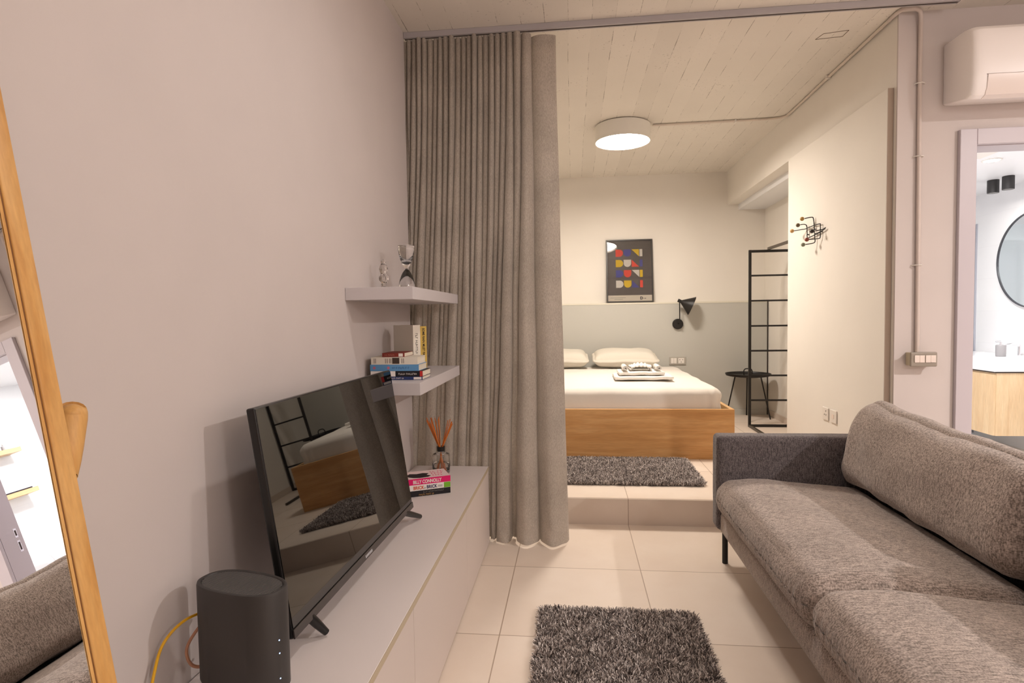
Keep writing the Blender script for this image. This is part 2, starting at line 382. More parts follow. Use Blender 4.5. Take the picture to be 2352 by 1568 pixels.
M_BATHTILE = tile_mat('white_bath_tile', (240, 240, 241), (236, 236, 238), (232, 232, 234), (0.6, 0.3), (0, 0.0), axes=(1, 2), gw=0.0012, rough=0.25)
M_BATHFLOOR = mat('white_bath_floor', (244, 243, 242), 0.3)
M_CONS = mat('console_laminate', (226, 216, 213), 0.38, spec=0.45, noise_amt=0.02, noise_scale=4)
M_CONSF = mat('console_front_laminate', (212, 199, 192), 0.45, spec=0.35)
M_CONSE = mat('console_edge_band', (188, 172, 146), 0.5)
M_SHELF = mat('shelf_laminate', (206, 199, 200), 0.42, spec=0.4)
M_DARKGAP = mat('dark_gap', (70, 60, 54), 0.8)
M_CURT = fabric('linen_curtain', (186, 176, 165), (162, 152, 142), 340, (1, 1, 0.25), transl=0.20, bump=0.15)
M_SOFA = fabric('brown_grey_chenille', (186, 170, 160), (114, 103, 96), 250, (0.16, 1, 1), bump=0.4)
M_SOFAD = fabric('dark_grey_chenille', (118, 109, 108), (66, 60, 62), 260, (1, 1, 0.16), bump=0.35)
M_BLACK = mat('black_metal', (28, 25, 23), 0.45, spec=0.4)
M_BLKPL = mat('black_plastic', (20, 19, 19), 0.32, spec=0.5)
M_BLKGL = mat('gloss_black_plastic', (12, 11, 11), 0.12, spec=0.6)
M_OAK = wood('oak_veneer', (208, 152, 92), (220, 166, 106), (232, 182, 124), 'X')
M_OAKY = wood('oak_veneer_side', (206, 160, 106), (218, 174, 120), (228, 188, 136), 'Y')
M_PINE = wood('light_wood_frame', (206, 148, 78), (222, 168, 98), (230, 180, 112), 'Z', 1.4)
M_LOAK = wood('pale_oak', (222, 186, 144), (230, 198, 156), (236, 208, 168), 'Z', 1.0)
M_LOAKY = wood('pale_oak_shelf', (214, 176, 130), (224, 188, 144), (230, 198, 156), 'Y', 1.0)
M_SHEET = mat('ivory_sheet', (226, 219, 210), 0.85, spec=0.15, bump=0.3, bump_scale=9, bdist=0.01, stretch=(1, 0.5, 1))
M_PILLOW = mat('cream_pillow', (212, 205, 192), 0.85, spec=0.15, bump=0.3, bump_scale=7, bdist=0.01)
M_TOWEL = mat('white_towel', (232, 227, 220), 0.95, spec=0.1, bump=0.7, bump_scale=260, bdist=0.003)
M_WHITE = mat('white_plastic', (232, 226, 218), 0.35)
M_AC = mat('aircon_white_plastic', (246, 240, 238), 0.35)
M_LAMPW = mat('lamp_white_shell', (236, 232, 224), 0.5)
M_GLOW = mat('lamp_diffuser', (255, 250, 240), 0.4, emit=(255, 243, 230), es=130)
M_GLOWW = mat('white_lamp_diffuser', (255, 255, 255), 0.4, emit=(255, 250, 245), es=14)
M_MIRROR = mat('mirror_glass', (246, 247, 247), 0.0, 1.0)
M_BMIRROR = mat('bath_mirror_glass', (238, 244, 246), 0.02, 1.0)
M_GLASS = glass('clear_glass'); M_CRYS = glass('crystal_glass', 0.02, (1.0, 0.97, 0.94, 1), 1.5)
M_SHOWER = glass('shower_glass', 0.0, (0.93, 0.97, 0.98, 1), 1.3)
M_CHROME = mat('chrome', (225, 225, 228), 0.12, 1.0)
M_SWG = mat('taupe_switch_plate', (150, 140, 128), 0.45)
M_SWW = mat('ivory_switch_key', (232, 218, 208), 0.4)
M_CREAM = mat('cream_conduit', (216, 203, 190), 0.45)
M_TAUPE = mat('painted_conduit', (206, 192, 184), 0.5)
def paper(c): return mat('paper_%d_%d_%d' % c, c, 0.55, spec=0.3)
M_PAGES = mat('book_pages', (228, 218, 200), 0.9, noise_amt=0.12, noise_scale=1, stretch=(4, 4, 400))

# ------------------------------------------------------------------ setting
XL, WE = -0.86, 2.97            # living-room left wall, its end
HC, YB, WF, XR, ZP = 2.70, 6.27, 3.10, 1.635, 0.153
YR = 3.30                       # riser
def bx(a, b): return MB().box(a, b)
struct('floor', bx((-1.2, -1.7, -0.12), (4.6, YR, 0)), M_TILE)
pf = struct('floor_platform', bx((-1.25, YR+0.010, -0.12), (2.16, 6.35, ZP)), M_TILE)
struct('trim_1', bx((-1.25, YR, -0.12), (1.64, YR+0.010, ZP-0.001)), M_RISER)
struct('floor_bathroom', bx((1.75, 3.30, -0.12), (4.1, 6.6, 0.0)), M_BATHFLOOR)
struct('ceiling', bx((-1.25, -1.7, HC), (4.3, 6.4, HC+0.12)), M_CEIL)
struct('wall_left', bx((-0.98, -1.7, 0), (XL, WE, HC)), M_WALL)
struct('wall_left_return', bx((-1.25, WE-0.12, 0), (-0.98, WE, HC)), M_WALL)
struct('wall_bedroom_left', bx((-1.25, WE, 0), (-1.13, 6.4, HC)), M_BED)
struct('wall_back', bx((-1.13, YB, 0), (2.14, YB+0.12, HC)), M_BED)
# partition between the bedroom and the bathroom: two differently painted skins on one wall
struct('wall_partition', bx((XR, WF+0.012, 0), (1.75, 4.48, HC)), M_BED)
struct('wall_niche_side', bx((1.75, 4.36, 0), (2.02, 4.48, HC)), M_BED)
struct('wall_niche', bx((2.02, 4.36, 0), (2.14, YB, HC)), M_BED)
struct('wall_lintel', bx((XR, 4.48, 2.355), (2.02, YB, HC)), M_BED)
# front wall with the bathroom doorway
DX0, DX1, DZ = 1.990, 2.545, 2.031
struct('wall_front_left', bx((XR, WF, 0), (DX0, WF+0.012, HC)), M_WALL)
struct('wall_front_core', bx((1.75, WF+0.012, 0), (DX0, WF+0.12, HC)), M_WHITEWALL)
struct('wall_front_head', bx((DX0, WF, DZ), (DX1, WF+0.12, HC)), M_WALL)
struct('wall_front_right', bx((DX1, WF, 0), (4.18, WF+0.12, HC)), M_WALL)
struct('wall_right', bx((4.18, -1.7, 0), (4.3, WF+0.12, HC)), M_WALL)
struct('wall_rear', bx((-0.98, -1.82, 0), (4.3, -1.7, HC)), M_WALL)
# bathroom shell
struct('wall_bathroom_right', bx((3.87, WF+0.12, 0), (4.0, 6.6, 2.6)), M_BATHTILE)
struct('wall_bathroom_back', bx((1.75, 6.5, 0), (3.87, 6.6, 2.6)), M_WHITEWALL)
struct('wall_bathroom_left', bx((2.14, 4.36, 0), (2.152, 6.5, 2.6)), M_WHITEWALL)
struct('wall_bathroom_corner', bx((1.75, 3.22, 0), (1.765, 4.36, 2.6)), M_WHITEWALL)
struct('ceiling_bathroom', bx((1.75, WF+0.12, 2.30), (3.87, 6.5, 2.36)), M_WHITEWALL)
# cladding panel on the bedroom side wall and the low headboard wall
struct('trim_2', MB().box((1.605, 3.135, ZP), (XR, 4.472, 2.345), 0.0015), M_BED)
struct('trim_end_shade', MB().box((1.6065, 3.1332, ZP), (1.634, 3.1348, 2.344)), mat('panel_end_shade', (172, 154, 138), 0.6))  # thin strip coloured darker to imitate shade on the panel's end face
hb = struct('wall_headboard', MB().box((-1.13, 6.15, ZP), (2.005, YB, 1.325)), M_HEAD)
struct('trim_3', MB().box((-1.13, 6.147, 1.325), (2.005, YB, 1.342)), M_EDGE)
struct('trim_4', MB().box((2.005, 6.146, ZP), (2.010, 6.27, 1.342)), M_DARKGAP)
struct('baseboard_back', MB().box((-1.13, 6.138, ZP), (2.003, 6.15, ZP+0.055), 0.002), M_HEAD)
struct('baseboard_niche', MB().box((2.008, 4.49, ZP), (2.02, 6.09, ZP+0.06), 0.002), M_RISER)
# bathroom door frame (architrave, proud of the wall) and the opened leaf
fr = bpy.data.objects.new('door_1', None); COL.objects.link(fr); fr.location = (DX0, WF, 0); fr['kind'] = 'structure'
mb = MB().box((1.918, WF-0.022, 0), (DX0+0.006, WF-0.0005, 2.106), 0.003).box((DX0+0.0065, WF-0.022, DZ-0.002), (DX1+0.08, WF-0.0005, 2.106), 0.003).box((DX1-0.006, WF-0.022, 0), (DX1+0.08, WF-0.0005, DZ-0.0025), 0.003)
mb.build('door_frame', M_LAV, fr)
MB().box((DX0+0.0005, WF+0.0005, 0), (DX0+0.006, WF+0.13, DZ-0.006)).box((DX0+0.0005, WF+0.0005, DZ-0.0055), (DX1-0.0005, WF+0.13, DZ-0.0005)).box((DX1-0.006, WF+0.0005, 0), (DX1-0.0005, WF+0.13, DZ-0.006)).build('door_lining', M_LAV, fr)
for z0_, z1_ in ((0.955, 1.015), (0.860, 0.935)):
    lp = MB().box((DX1-0.0068, WF+0.088, z0_), (DX1-0.0061, WF+0.106, z1_)).build('strike_plate', M_CHROME, fr)
    MB().box((DX1-0.0073, WF+0.092, z0_+0.012), (DX1-0.0069, WF+0.102, z1_-0.012)).build('latch_hole', M_DARKGAP, lp)
ML = Matrix.Translation((1.996, 3.236, 0)) @ Matrix.Rotation(math.radians(93.5), 4, 'Z')
leaf = MB().box((0, 0.0, 0.01), (0.53, 0.04, 2.01), 0.002, ML).build('door_leaf', M_LAV, fr)
hl = MB().cyl(ML @ Vector((0.48, 0.04, 1.05)), ML @ Vector((0.48, 0.09, 1.05)), 0.008).cyl(ML @ Vector((0.48, 0.086, 1.05)), ML @ Vector((0.38, 0.086, 1.05)), 0.008)
hl.build('door_handle', M_CHROME, leaf, True)

# ------------------------------------------------------------------ curtain and rail
rail = thing('curtain_rail', (0.5, 2.99, HC), 'long grey curtain rail screwed across the concrete ceiling', 'curtain rail')
MB().box((-0.858, 2.958, HC-0.030), (1.835, 2.992, HC-0.0005), 0.0015).build('track', mat('rail_grey', (176, 170, 172), 0.4), rail)
MB().box((-0.855, 2.971, HC-0.0315), (1.830, 2.979, HC-0.0302)).build('slot', M_DARKGAP, rail)
MB().box((1.8352, 2.956, HC-0.032), (1.842, 2.994, HC-0.0005), 0.001).build('end_cap', M_WHITE, rail)

cur = thing('curtain', (-0.45, 3.02, 0.0), 'grey-beige linen curtain drawn together in tight folds beside the left wall', 'curtain')
def make_curtain():
    rnd = random.Random(3)
    N = 25
    wt = [0.0270+rnd.uniform(-0.004, 0.004) for _ in range(N)]
    wt[-1] = 0.118; wt[-2] = 0.046; wt[-3] = 0.036; wt[-4] = 0.034
    wb = [0.030, 0.020, 0.042, 0.018, 0.036, 0.016, 0.050, 0.022, 0.016, 0.060, 0.018, 0.024, 0.052, 0.020, 0.046, 0.018, 0.044, 0.016, 0.036, 0.018, 0.026, 0.078, 0.024, 0.118, 0.146]
    def norm(ws, a, b):
        q = sum(ws); x = a; out = [a]
        for v in ws: x += v/q*(b-a); out.append(x)
        return out
    xt = norm(wt, -0.935, -0.070); xb = norm(wb, -1.10, -0.034)
    at = [rnd.uniform(0.030, 0.041) for _ in range(N)]
    ab = [min(0.045, 0.16*w+0.012) if w > 0.024 else 0.008 for w in wb]
    ab[-1] = 0.030; ab[-2] = 0.034; ab[-3] = 0.006; ab[-4] = 0.034
    at[-1] = 0.016
    ot = [rnd.uniform(-0.010, 0.010) for _ in range(N)]
    ob = [0.0 if w > 0.024 else 0.022 for w in wb]; ob[-1] = -0.012; ob[-2] = -0.004; ob[-3] = 0.035
    vt = [0.0]*(N+1); vt[-1] = 0.0
    K = 20; NZ = 84; bm = bmesh.new(); rows = []
    H1 = HC-0.034
    for jz in range(NZ+1):
        v = jz/NZ; z = H1*(1-v)+0.007*v
        row = []; g = v**1.15; g = g*g*(3-2*g)*0.5+g*0.5
        for i in range(N*K+1):
            f = i/K; k = min(int(f), N-1); t = f-k
            xk0 = xt[k]*(1-g)+xb[k]*g; xk1 = xt[k+1]*(1-g)+xb[k+1]*g
            # rounded pleat: overhanging sides, sharp valley
            tt = t-(0.19*(1-g)+0.13*g)*math.sin(2*PI*t)*(1.0 if k < N-1 else 0.5)
            x = xk0+(xk1-xk0)*tt
            sn = max(0.0, math.sin(PI*t))**0.75
            a = at[k]*(1-g)+ab[k]*g
            a *= 1+0.22*noise.noise(Vector((k*1.7, z*1.6, 2.0)))
            o_ = ot[k]*(1-g)+ob[k]*g
            back = 0.020*(1-g)+0.026*g
            y = 3.012+back-(a*1.9-o_)*sn
            x += 0.007*noise.noise(Vector((f*0.30, z*1.8, 5.0)))*(0.25+g)
            y += 0.008*noise.noise(Vector((f*0.45, z*2.3, 9.0)))*g*sn
            if k >= N-2:                    # widest folds: broad flat face with a soft dent, hem kicks forward
                y += 0.010*math.sin(2*PI*t*1.5+0.6)*sn*(0.3+0.7*g)
                if v > 0.90: y -= 0.020*((v-0.90)/0.10)**2*sn; x += 0.004*((v-0.90)/0.10)
            if v > 0.955 and k >= N-5: y += 0.006*math.sin(f*13.0+z*60)*sn   # crumpled hem
            if x < -0.448 and z < 0.62: y = max(y, 3.004+0.010*(1-sn)-0.06*max(0.0, (z-0.43)/0.19))
            if x < -0.85: y = max(y, 2.985)
            x = max(x, -1.115+0.0003*i*0)
            zz = z
            if v > 0.999: zz += 0.004*math.sin(k*1.7)+0.003
            row.append(bm.verts.new((x, y, zz)))
        rows.append(row)
    for A, B in zip(rows, rows[1:]):
        for a0, a1, b1, b0 in zip(A, A[1:], B[1:], B): bm.faces.new((a0, a1, b1, b0))
    mb = MB(); mb.bm.free(); mb.bm = bm
    o = mb.build('curtain_cloth', M_CURT, cur, 'all')
make_curtain()

# ------------------------------------------------------------------ media console
con = thing('media_console', (-0.655, 1.85, 0), 'long low greige media console with handle-less doors along the left wall', 'cabinet')
CZ, CX, CY0, CY1 = 0.415, -0.455, 0.78, 2.995
MB().box((XL+0.004, CY0, 0.0), (CX-0.020, CY1, CZ-0.020)).build('body', M_CONSF, con)
MB().box((XL+0.004, CY0, CZ-0.018), (CX-0.001, CY1, CZ), 0.001).build('top', M_CONS, con)
MB().box((CX-0.0009, CY0, CZ-0.018), (CX+0.0007, CY1, CZ-0.0005)).build('edge_strip', M_CONSE, con)
for y0, y1 in ((0.781, 1.540), (1.543, 2.350), (2.353, 2.994)):
    MB().box((CX-0.0195, y0, 0.006), (CX-0.001, y1, CZ-0.022), 0.0012).build('door', M_CONSF, con)

# ------------------------------------------------------------------ floating shelves
sh = MB().box((XL+0.0008, 2.098, 1.287), (-0.595, 2.945, 1.335), 0.0015)
tag(sh.build('floating_shelf', M_SHELF, None, off=(XL, 2.5, 1.31)), 'upper grey floating shelf on left wall carrying the hourglass', 'shelf', 'floating shelves over the console')
sh = MB().box((XL+0.0008, 2.172, 0.912), (-0.595, 2.955, 0.962), 0.0015)
tag(sh.build('floating_shelf', M_SHELF, None, off=(XL, 2.55, 0.93)), 'lower grey floating shelf behind the television, carrying stacked and upright books', 'shelf', 'floating shelves over the console')

# hourglass
hg = thing('hourglass', (-0.735, 2.50, 1.3355), 'clear glass hourglass with black sand on the upper shelf', 'hourglass')
prof_o = [(0.0, 0.003), (0.033, 0.004), (0.036, 0.012), (0.033, 0.045), (0.020, 0.080), (0.0065, 0.098), (0.0065, 0.102), (0.020, 0.122), (0.033, 0.160), (0.036, 0.195), (0.034, 0.203), (0.0, 0.204)]
prof_i = [(0.0, 0.006), (0.031, 0.007), (0.034, 0.013), (0.031, 0.044), (0.018, 0.079), (0.0035, 0.098), (0.0035, 0.102), (0.018, 0.122), (0.031, 0.160), (0.034, 0.194), (0.032, 0.200), (0.0, 0.201)]
def smooth_prof(p, n=4):
    out = []
    for i in range(len(p)-1):
        p0 = p[max(i-1, 0)]; p1 = p[i]; p2 = p[i+1]; p3 = p[min(i+2, len(p)-1)]
        for k in range(n):
            t = k/n
            out.append(tuple(0.5*((2*p1[j])+(-p0[j]+p2[j])*t+(2*p0[j]-5*p1[j]+4*p2[j]-p3[j])*t*t+(-p0[j]+3*p1[j]-3*p2[j]+p3[j])*t**3) for j in (0, 1)))
    out.append(p[-1]); return [(max(a, 0), b) for a, b in out]
m_ = MB().lathe(smooth_prof(prof_o), (-0.735, 2.50, 1.3365), 36).lathe(smooth_prof(prof_i), (-0.735, 2.50, 1.3365), 36)
m_.build('glass_body', M_GLASS, hg, 'all')
MB().lathe([(0, 0.0066), (0.0300, 0.0072), (0.0318, 0.011), (0.020, 0.0125), (0, 0.013)], (-0.735, 2.50, 1.3365), 30).build('black_sand', mat('black_sand', (14, 14, 16), 0.7), hg, 'all')
# crystal figurine: faceted stack
cr = MB().lathe([(0, 0), (0.017, 0.001), (0.018, 0.008), (0.009, 0.018), (0.011, 0.030), (0.021, 0.044), (0.021, 0.056), (0.012, 0.068), (0.016, 0.078), (0.020, 0.090), (0.017, 0.102), (0.009, 0.112), (0.012, 0.120), (0.008, 0.128), (0, 0.131)], (-0.795, 2.36, 1.3355), 8)
tag(cr.build('crystal_figurine', M_CRYS, None, off=(-0.795, 2.36, 1.3355)), 'small clear cut-crystal figurine left of the hourglass', 'figurine')

# books -----------------------------------------------------------------
def book(name, o, ex, ey, ez, L_, D, T, cover, label, group, pages=True, spine=None):
    """o: corner; ex along the spine, ey into the book depth, ez thickness"""
    ex = Vector(ex).normalized(); ey = Vector(ey).normalized(); ez = Vector(ez).normalized()
    c = Vector(o)
    t = thing(name, tuple(c), label, 'book', group)
    Mx = Matrix(((ex.x, ey.x, ez.x, c.x), (ex.y, ey.y, ez.y, c.y), (ex.z, ey.z, ez.z, c.z), (0, 0, 0, 1)))
    h = 0.0009
    MB().box((0, 0, 0), (L_, D, h), 0, Mx).box((0, 0, T-h), (L_, D, T), 0, Mx).box((0, 0, h), (L_, h*1.3, T-h), 0, Mx).build('cover', cover, t)
    MB().box((0.002, h*1.4, h*1.05), (L_-0.002, D-0.002, T-h*1.05), 0, Mx).build('pages', M_PAGES, t)
    return t, Mx
GB = 'books on the lower shelf'
yS = 2.275; zS = 0.9625
def stack(y, x0, x1, z, T, colr, label, dy=0.0, rot=0.0):
    return book('book', (x0, y+dy, z), (math.cos(rot), math.sin(rot), 0), (-math.sin(rot), math.cos(rot), 0), (0, 0, 1), x1-x0, 0.132, T, colr, label, GB)
P_NAVY = paper((44, 58, 104)); P_BLK = paper((30, 28, 32)); P_BLUE = paper((98, 150, 196)); P_WHT = paper((226, 218, 204)); P_MAR = paper((128, 52, 44))
P_RED = paper((196, 52, 50)); P_YEL = paper((200, 168, 84)); P_PINK = paper((222, 24, 104)); P_GRN = paper((118, 176, 48)); P_TXTW = paper((236, 228, 222))
P_ORG = paper((206, 84, 52)); P_GOLD = paper((196, 152, 92)); P_GREY = paper((120, 116, 112))
t, Mx = stack(yS, -0.815, -0.613, zS, 0.0135, P_NAVY, 'thin navy paperback at the very bottom of the lower shelf pile')
blur_text(11, 0.009, Mx @ frame((0.065, -0.0003, 0.0035), (1, 0, 0), (0, 0, 1)), P_TXTW, t)
MB().box((0.165, -0.0004, 0.002), (0.198, -0.0001, 0.0115), 0, Mx).build('spine_label', P_TXTW, t)
z1 = zS+0.0137
t, Mx = stack(yS, -0.832, -0.612, z1, 0.023, P_BLK, 'black and white paperback second from the bottom of the shelf pile', 0.001)
MB().box((0.0, -0.0004, 0.0005), (0.105, -0.0001, 0.0225), 0, Mx).build('spine_panel', P_TXTW, t)
MB().box((0.208, -0.0004, 0.0005), (0.2195, -0.0001, 0.0225), 0, Mx).build('spine_band', P_RED, t)
blur_text(13, 0.011, Mx @ frame((0.118, -0.0004, 0.007), (1, 0, 0), (0, 0, 1)), P_TXTW, t)
z2 = z1+0.0232
t, Mx = stack(yS, -0.834, -0.628, z2, 0.0265, P_BLUE, 'sky blue paperback in the middle of the shelf pile', 0.0015)
blur_text(9, 0.012, Mx @ frame((0.095, -0.0003, 0.008), (1, 0, 0), (0, 0, 1)), paper((60, 96, 150)), t)
for q in (0.018, 0.078): MB().lathe([(0, 0), (0.006, 0), (0.006, 0.0003), (0, 0.0003)], (0, 0, 0), 14, Mx @ frame((q, -0.0003, 0.013), (1, 0, 0), (0, 0, 1))).build('spine_mark', paper((190, 110, 130)), t)
z3 = z2+0.0267
t, Mx = stack(yS, -0.829, -0.633, z3, 0.030, P_WHT, 'thick white paperback with dark marks, fourth up in the shelf pile', 0.001)
MB().box((0.090, -0.0004, 0.003), (0.120, -0.0001, 0.028), 0, Mx).build('spine_picture', paper((70, 56, 48)), t)
mb = MB()
for q in (0.012, 0.018, 0.060, 0.068, 0.077, 0.083, 0.130, 0.137): MB().box((q, -0.0004, 0.005), (q+0.002, -0.0001, 0.025), 0, Mx).build('spine_bar', paper((88, 70, 62)), t)

z4 = z3+0.0302
t, Mx = stack(yS, -0.785, -0.690, z4, 0.0165, P_MAR, 'small maroon paperback on top of the shelf pile', 0.012)
blur_text(8, 0.008, Mx @ frame((0.012, -0.0003, 0.005), (1, 0, 0), (0, 0, 1)), paper((196, 140, 120)), t)
MB().box((0.070, -0.0004, 0.002), (0.088, -0.0001, 0.0145), 0, Mx).build('spine_label', P_TXTW, t)
ex = Vector((0.6, 0.8, 0)); ed = Vector((-0.8, 0.6, 0))
o1 = Vector((-0.700, 2.455, zS))
t, Mx = book('book', o1+ex*0.0, (0, 0, 1), ed, ex, 0.222, 0.145, 0.040, P_WHT, 'tall white hardback standing upright behind the shelf pile', GB)
blur_text(14, 0.017, Mx @ frame((0.185, -0.0004, 0.013), (-1, 0, 0), (0, 0, 1)), P_BLK, t)
o2 = o1+ex*0.0405
t, Mx = book('book', o2, (0, 0, 1), ed, ex, 0.216, 0.140, 0.035, P_YEL, 'mustard yellow paperback standing at the right end of the lower shelf books', GB)
text('SOME RAIN MUST FALL', 0.0175, Mx @ frame((0.208, -0.0004, 0.0115), (-1, 0, 0), (0, 0, 1)), P_BLK, t, bold=0.0004, sx=0.74)
MB().box((0.0, -0.0004, 0.001), (0.045, -0.0001, 0.034), 0, Mx).build('spine_picture', paper((150, 128, 52)), t)
# stack beside the TV
GC = 'books on the console'
sx_ = Vector((0.895, 0.446, 0)); dp = Vector((-0.446, 0.895, 0))
end = Vector((-0.563, 2.533, CZ+0.0005))
def cstack(z, L_, T, cover, label, shift=0.0):
    o = end-sx_*(L_+shift); o.z = CZ+0.0005+z
    return book('book', o, sx_, dp, (0, 0, 1), L_, 0.130, T, cover, label, GC)
t, Mx = cstack(0, 0.200, 0.0265, P_BLK, 'black paperback at the bottom of the pile beside the television')
blur_text(15, 0.0105, Mx @ frame((0.075, -0.0003, 0.0145), (1, 0, 0), (0, 0, 1)), P_GREY, t)
blur_text(11, 0.0105, Mx @ frame((0.055, -0.0003, 0.003), (1, 0, 0), (0, 0, 1)), P_GOLD, t)
t, Mx = cstack(0.0267, 0.198, 0.026, P_TXTW, 'white paperback with green end, middle of the pile beside the television', 0.0)
text('BRICK', 0.021, Mx @ frame((0.028, -0.0003, 0.0055), (1, 0, 0), (0, 0, 1)), P_ORG, t, bold=0.0006, sx=0.82)
text('BY', 0.009, Mx @ frame((0.0775, -0.0003, 0.0055), (1, 0, 0), (0, 0, 1)), P_BLK, t, sx=0.7)
text('BRICK', 0.021, Mx @ frame((0.088, -0.0003, 0.0055), (1, 0, 0), (0, 0, 1)), paper((52, 50, 92)), t, bold=0.0006, sx=0.82)
MB().box((0.168, -0.0004, 0.001), (0.198, -0.0001, 0.025), 0, Mx).build('spine_band', P_GRN, t)
for q in (0.008, 0.013): MB().box((0.140, -0.0004, q), (0.161, -0.0001, q+0.002), 0, Mx).build('small_print', P_GREY, t)
t, Mx = cstack(0.0529, 0.200, 0.0265, P_PINK, 'hot pink paperback on top of the pile beside the television', -0.001)
text('BILLY CONNOLLY', 0.022, Mx @ frame((0.028, -0.0003, 0.0055), (1, 0, 0), (0, 0, 1)), P_TXTW, t, bold=0.0006, sx=0.72)
MB().box((0.001, 0.004, 0.0266), (0.199, 0.129, 0.0269), 0, Mx).build('front_cover', paper((236, 210, 208)), t)
pc = [(0.035, 0.02), (0.06, 0.012), (0.10, 0.016), (0.118, 0.035), (0.10, 0.05), (0.115, 0.075), (0.09, 0.088), (0.06, 0.08), (0.03, 0.092), (0.012, 0.07), (0.015, 0.04)]
MB().prism(pc, 0.0003, Mx @ Matrix.Translation((0, 0, 0.02692))).build('cover_picture', paper((40, 30, 34)), t)
for k, yy in enumerate((0.085, 0.055, 0.025)):
    blur_text(4, 0.026, Mx @ frame((0.125, yy, 0.02692), (1, 0, 0), (0, 1, 0)), P_PINK, t, 'cover_text', seed=k)

# reed diffuser
dx, dy = -0.683, 2.865
df = thing('reed_diffuser', (dx, dy, CZ+0.0005), 'glass reed diffuser with orange reeds at the far end of the console', 'reed diffuser')
z0 = CZ+0.0005
MB().lathe(smooth_prof([(0, 0.001), (0.040, 0.001), (0.045, 0.006), (0.045, 0.085), (0.040, 0.098), (0.020, 0.104), (0.018, 0.112)], 3)+[(0.0160, 0.112), (0.0165, 0.103), (0.037, 0.095), (0.0415, 0.084), (0.0415, 0.010), (0.037, 0.006), (0, 0.006)], (dx, dy, z0), 32).build('bottle', M_GLASS, df, 'all')
MB().lathe([(0, 0.0065), (0.036, 0.0065), (0.0408, 0.0105), (0.0408, 0.052), (0, 0.052)], (dx, dy, z0), 32).build('scented_oil', glass('oil', 0, (1, 0.93, 0.82, 1), 1.35), df, 'all')
MB().lathe([(0.0160, 0.112), (0.0205, 0.112), (0.0205, 0.136), (0.0160, 0.136), (0.0160, 0.112)], (dx, dy, z0), 32).build('collar', M_BLACK, df, True)
rr = random.Random(5); M_REED = mat('orange_reed', (206, 112, 38), 0.7); M_REED2 = mat('pale_reed', (190, 150, 116), 0.7)
for k in range(27):
    if k < 18: a = rr.uniform(-0.076, -0.012); b = rr.uniform(-0.03, 0.05); h = rr.uniform(0.255, 0.285)
    elif k < 20: a = rr.uniform(-0.010, 0.004); b = rr.uniform(-0.02, 0.03); h = 0.295
    else: a = rr.uniform(0.042, 0.066); b = rr.uniform(-0.02, 0.04); h = rr.uniform(0.245, 0.275)
    sb = -0.55
    MB().tube([(dx+a*sb*0.5, dy+b*sb*0.5, z0+0.010), (dx+a*0.10, dy+b*0.1, z0+0.125), (dx+a, dy+b, z0+h)], 0.0021, 6).build('reed', M_REED2 if 18 <= k < 20 else M_REED, df)

# ------------------------------------------------------------------ television
tv = thing('television', (-0.70, 1.79, CZ+0.0005), 'black flat-screen television leaning slightly back on the console', 'television')
lean, yaw = math.radians(8.3), math.radians(1.3)
TM = Matrix.Translation((-0.6405, 1.693, 0.474)) @ Matrix.Rotation(-yaw, 4, 'Z') @ Matrix.Rotation(-lean, 4, 'Y')   # local: y width, z up, +x front
TW, TH = 0.462, 0.547
MB().box((-0.022, -TW, 0.0), (-0.0015, TW, TH), 0.004, TM).build('bezel', M_BLKPL, tv)
MB().box((-0.0016, -TW+0.004, 0.024), (0.0005, TW-0.004, TH-0.004), 0.0006, TM).build('screen_glass', mat('tv_screen', (3, 3, 4), 0.015, spec=1.0), tv)
MB().box((-0.0014, -TW+0.001, 0.0005), (0.003, TW-0.001, 0.022), 0.001, TM).build('chin', mat('tv_chin', (52, 46, 44), 0.22, spec=0.6), tv)
MB().box((-0.058, -0.34, 0.05), (-0.0225, 0.34, 0.34), 0.012, TM).build('back_housing', M_BLKPL, tv)
lg = MB()
for k in range(6): lg.box((0.0031, -0.028+k*0.0095, 0.006), (0.0036, -0.028+k*0.0095+0.006, 0.014), 0, TM)
lg.build('logo', mat('logo_silver', (200, 200, 205), 0.3, emit=None), tv)
for ly_, tip in ((-0.372, (-0.628, 1.352)), (0.372, (-0.612, 2.190))):
    p0 = TM @ Vector((-0.010, ly_, 0.012)); p1 = Vector((tip[0], tip[1], CZ+0.0100))
    q1 = Vector((-0.775, tip[1]-0.02, CZ+0.0100))
    f = MB(); f.tube([p0, p0.lerp(p1, 0.5), p1], [0.0125, 0.0115, 0.0088], 10); f.tube([p0, q1], [0.011, 0.0088], 10)
    f.build('foot', M_BLKPL, tv, True)

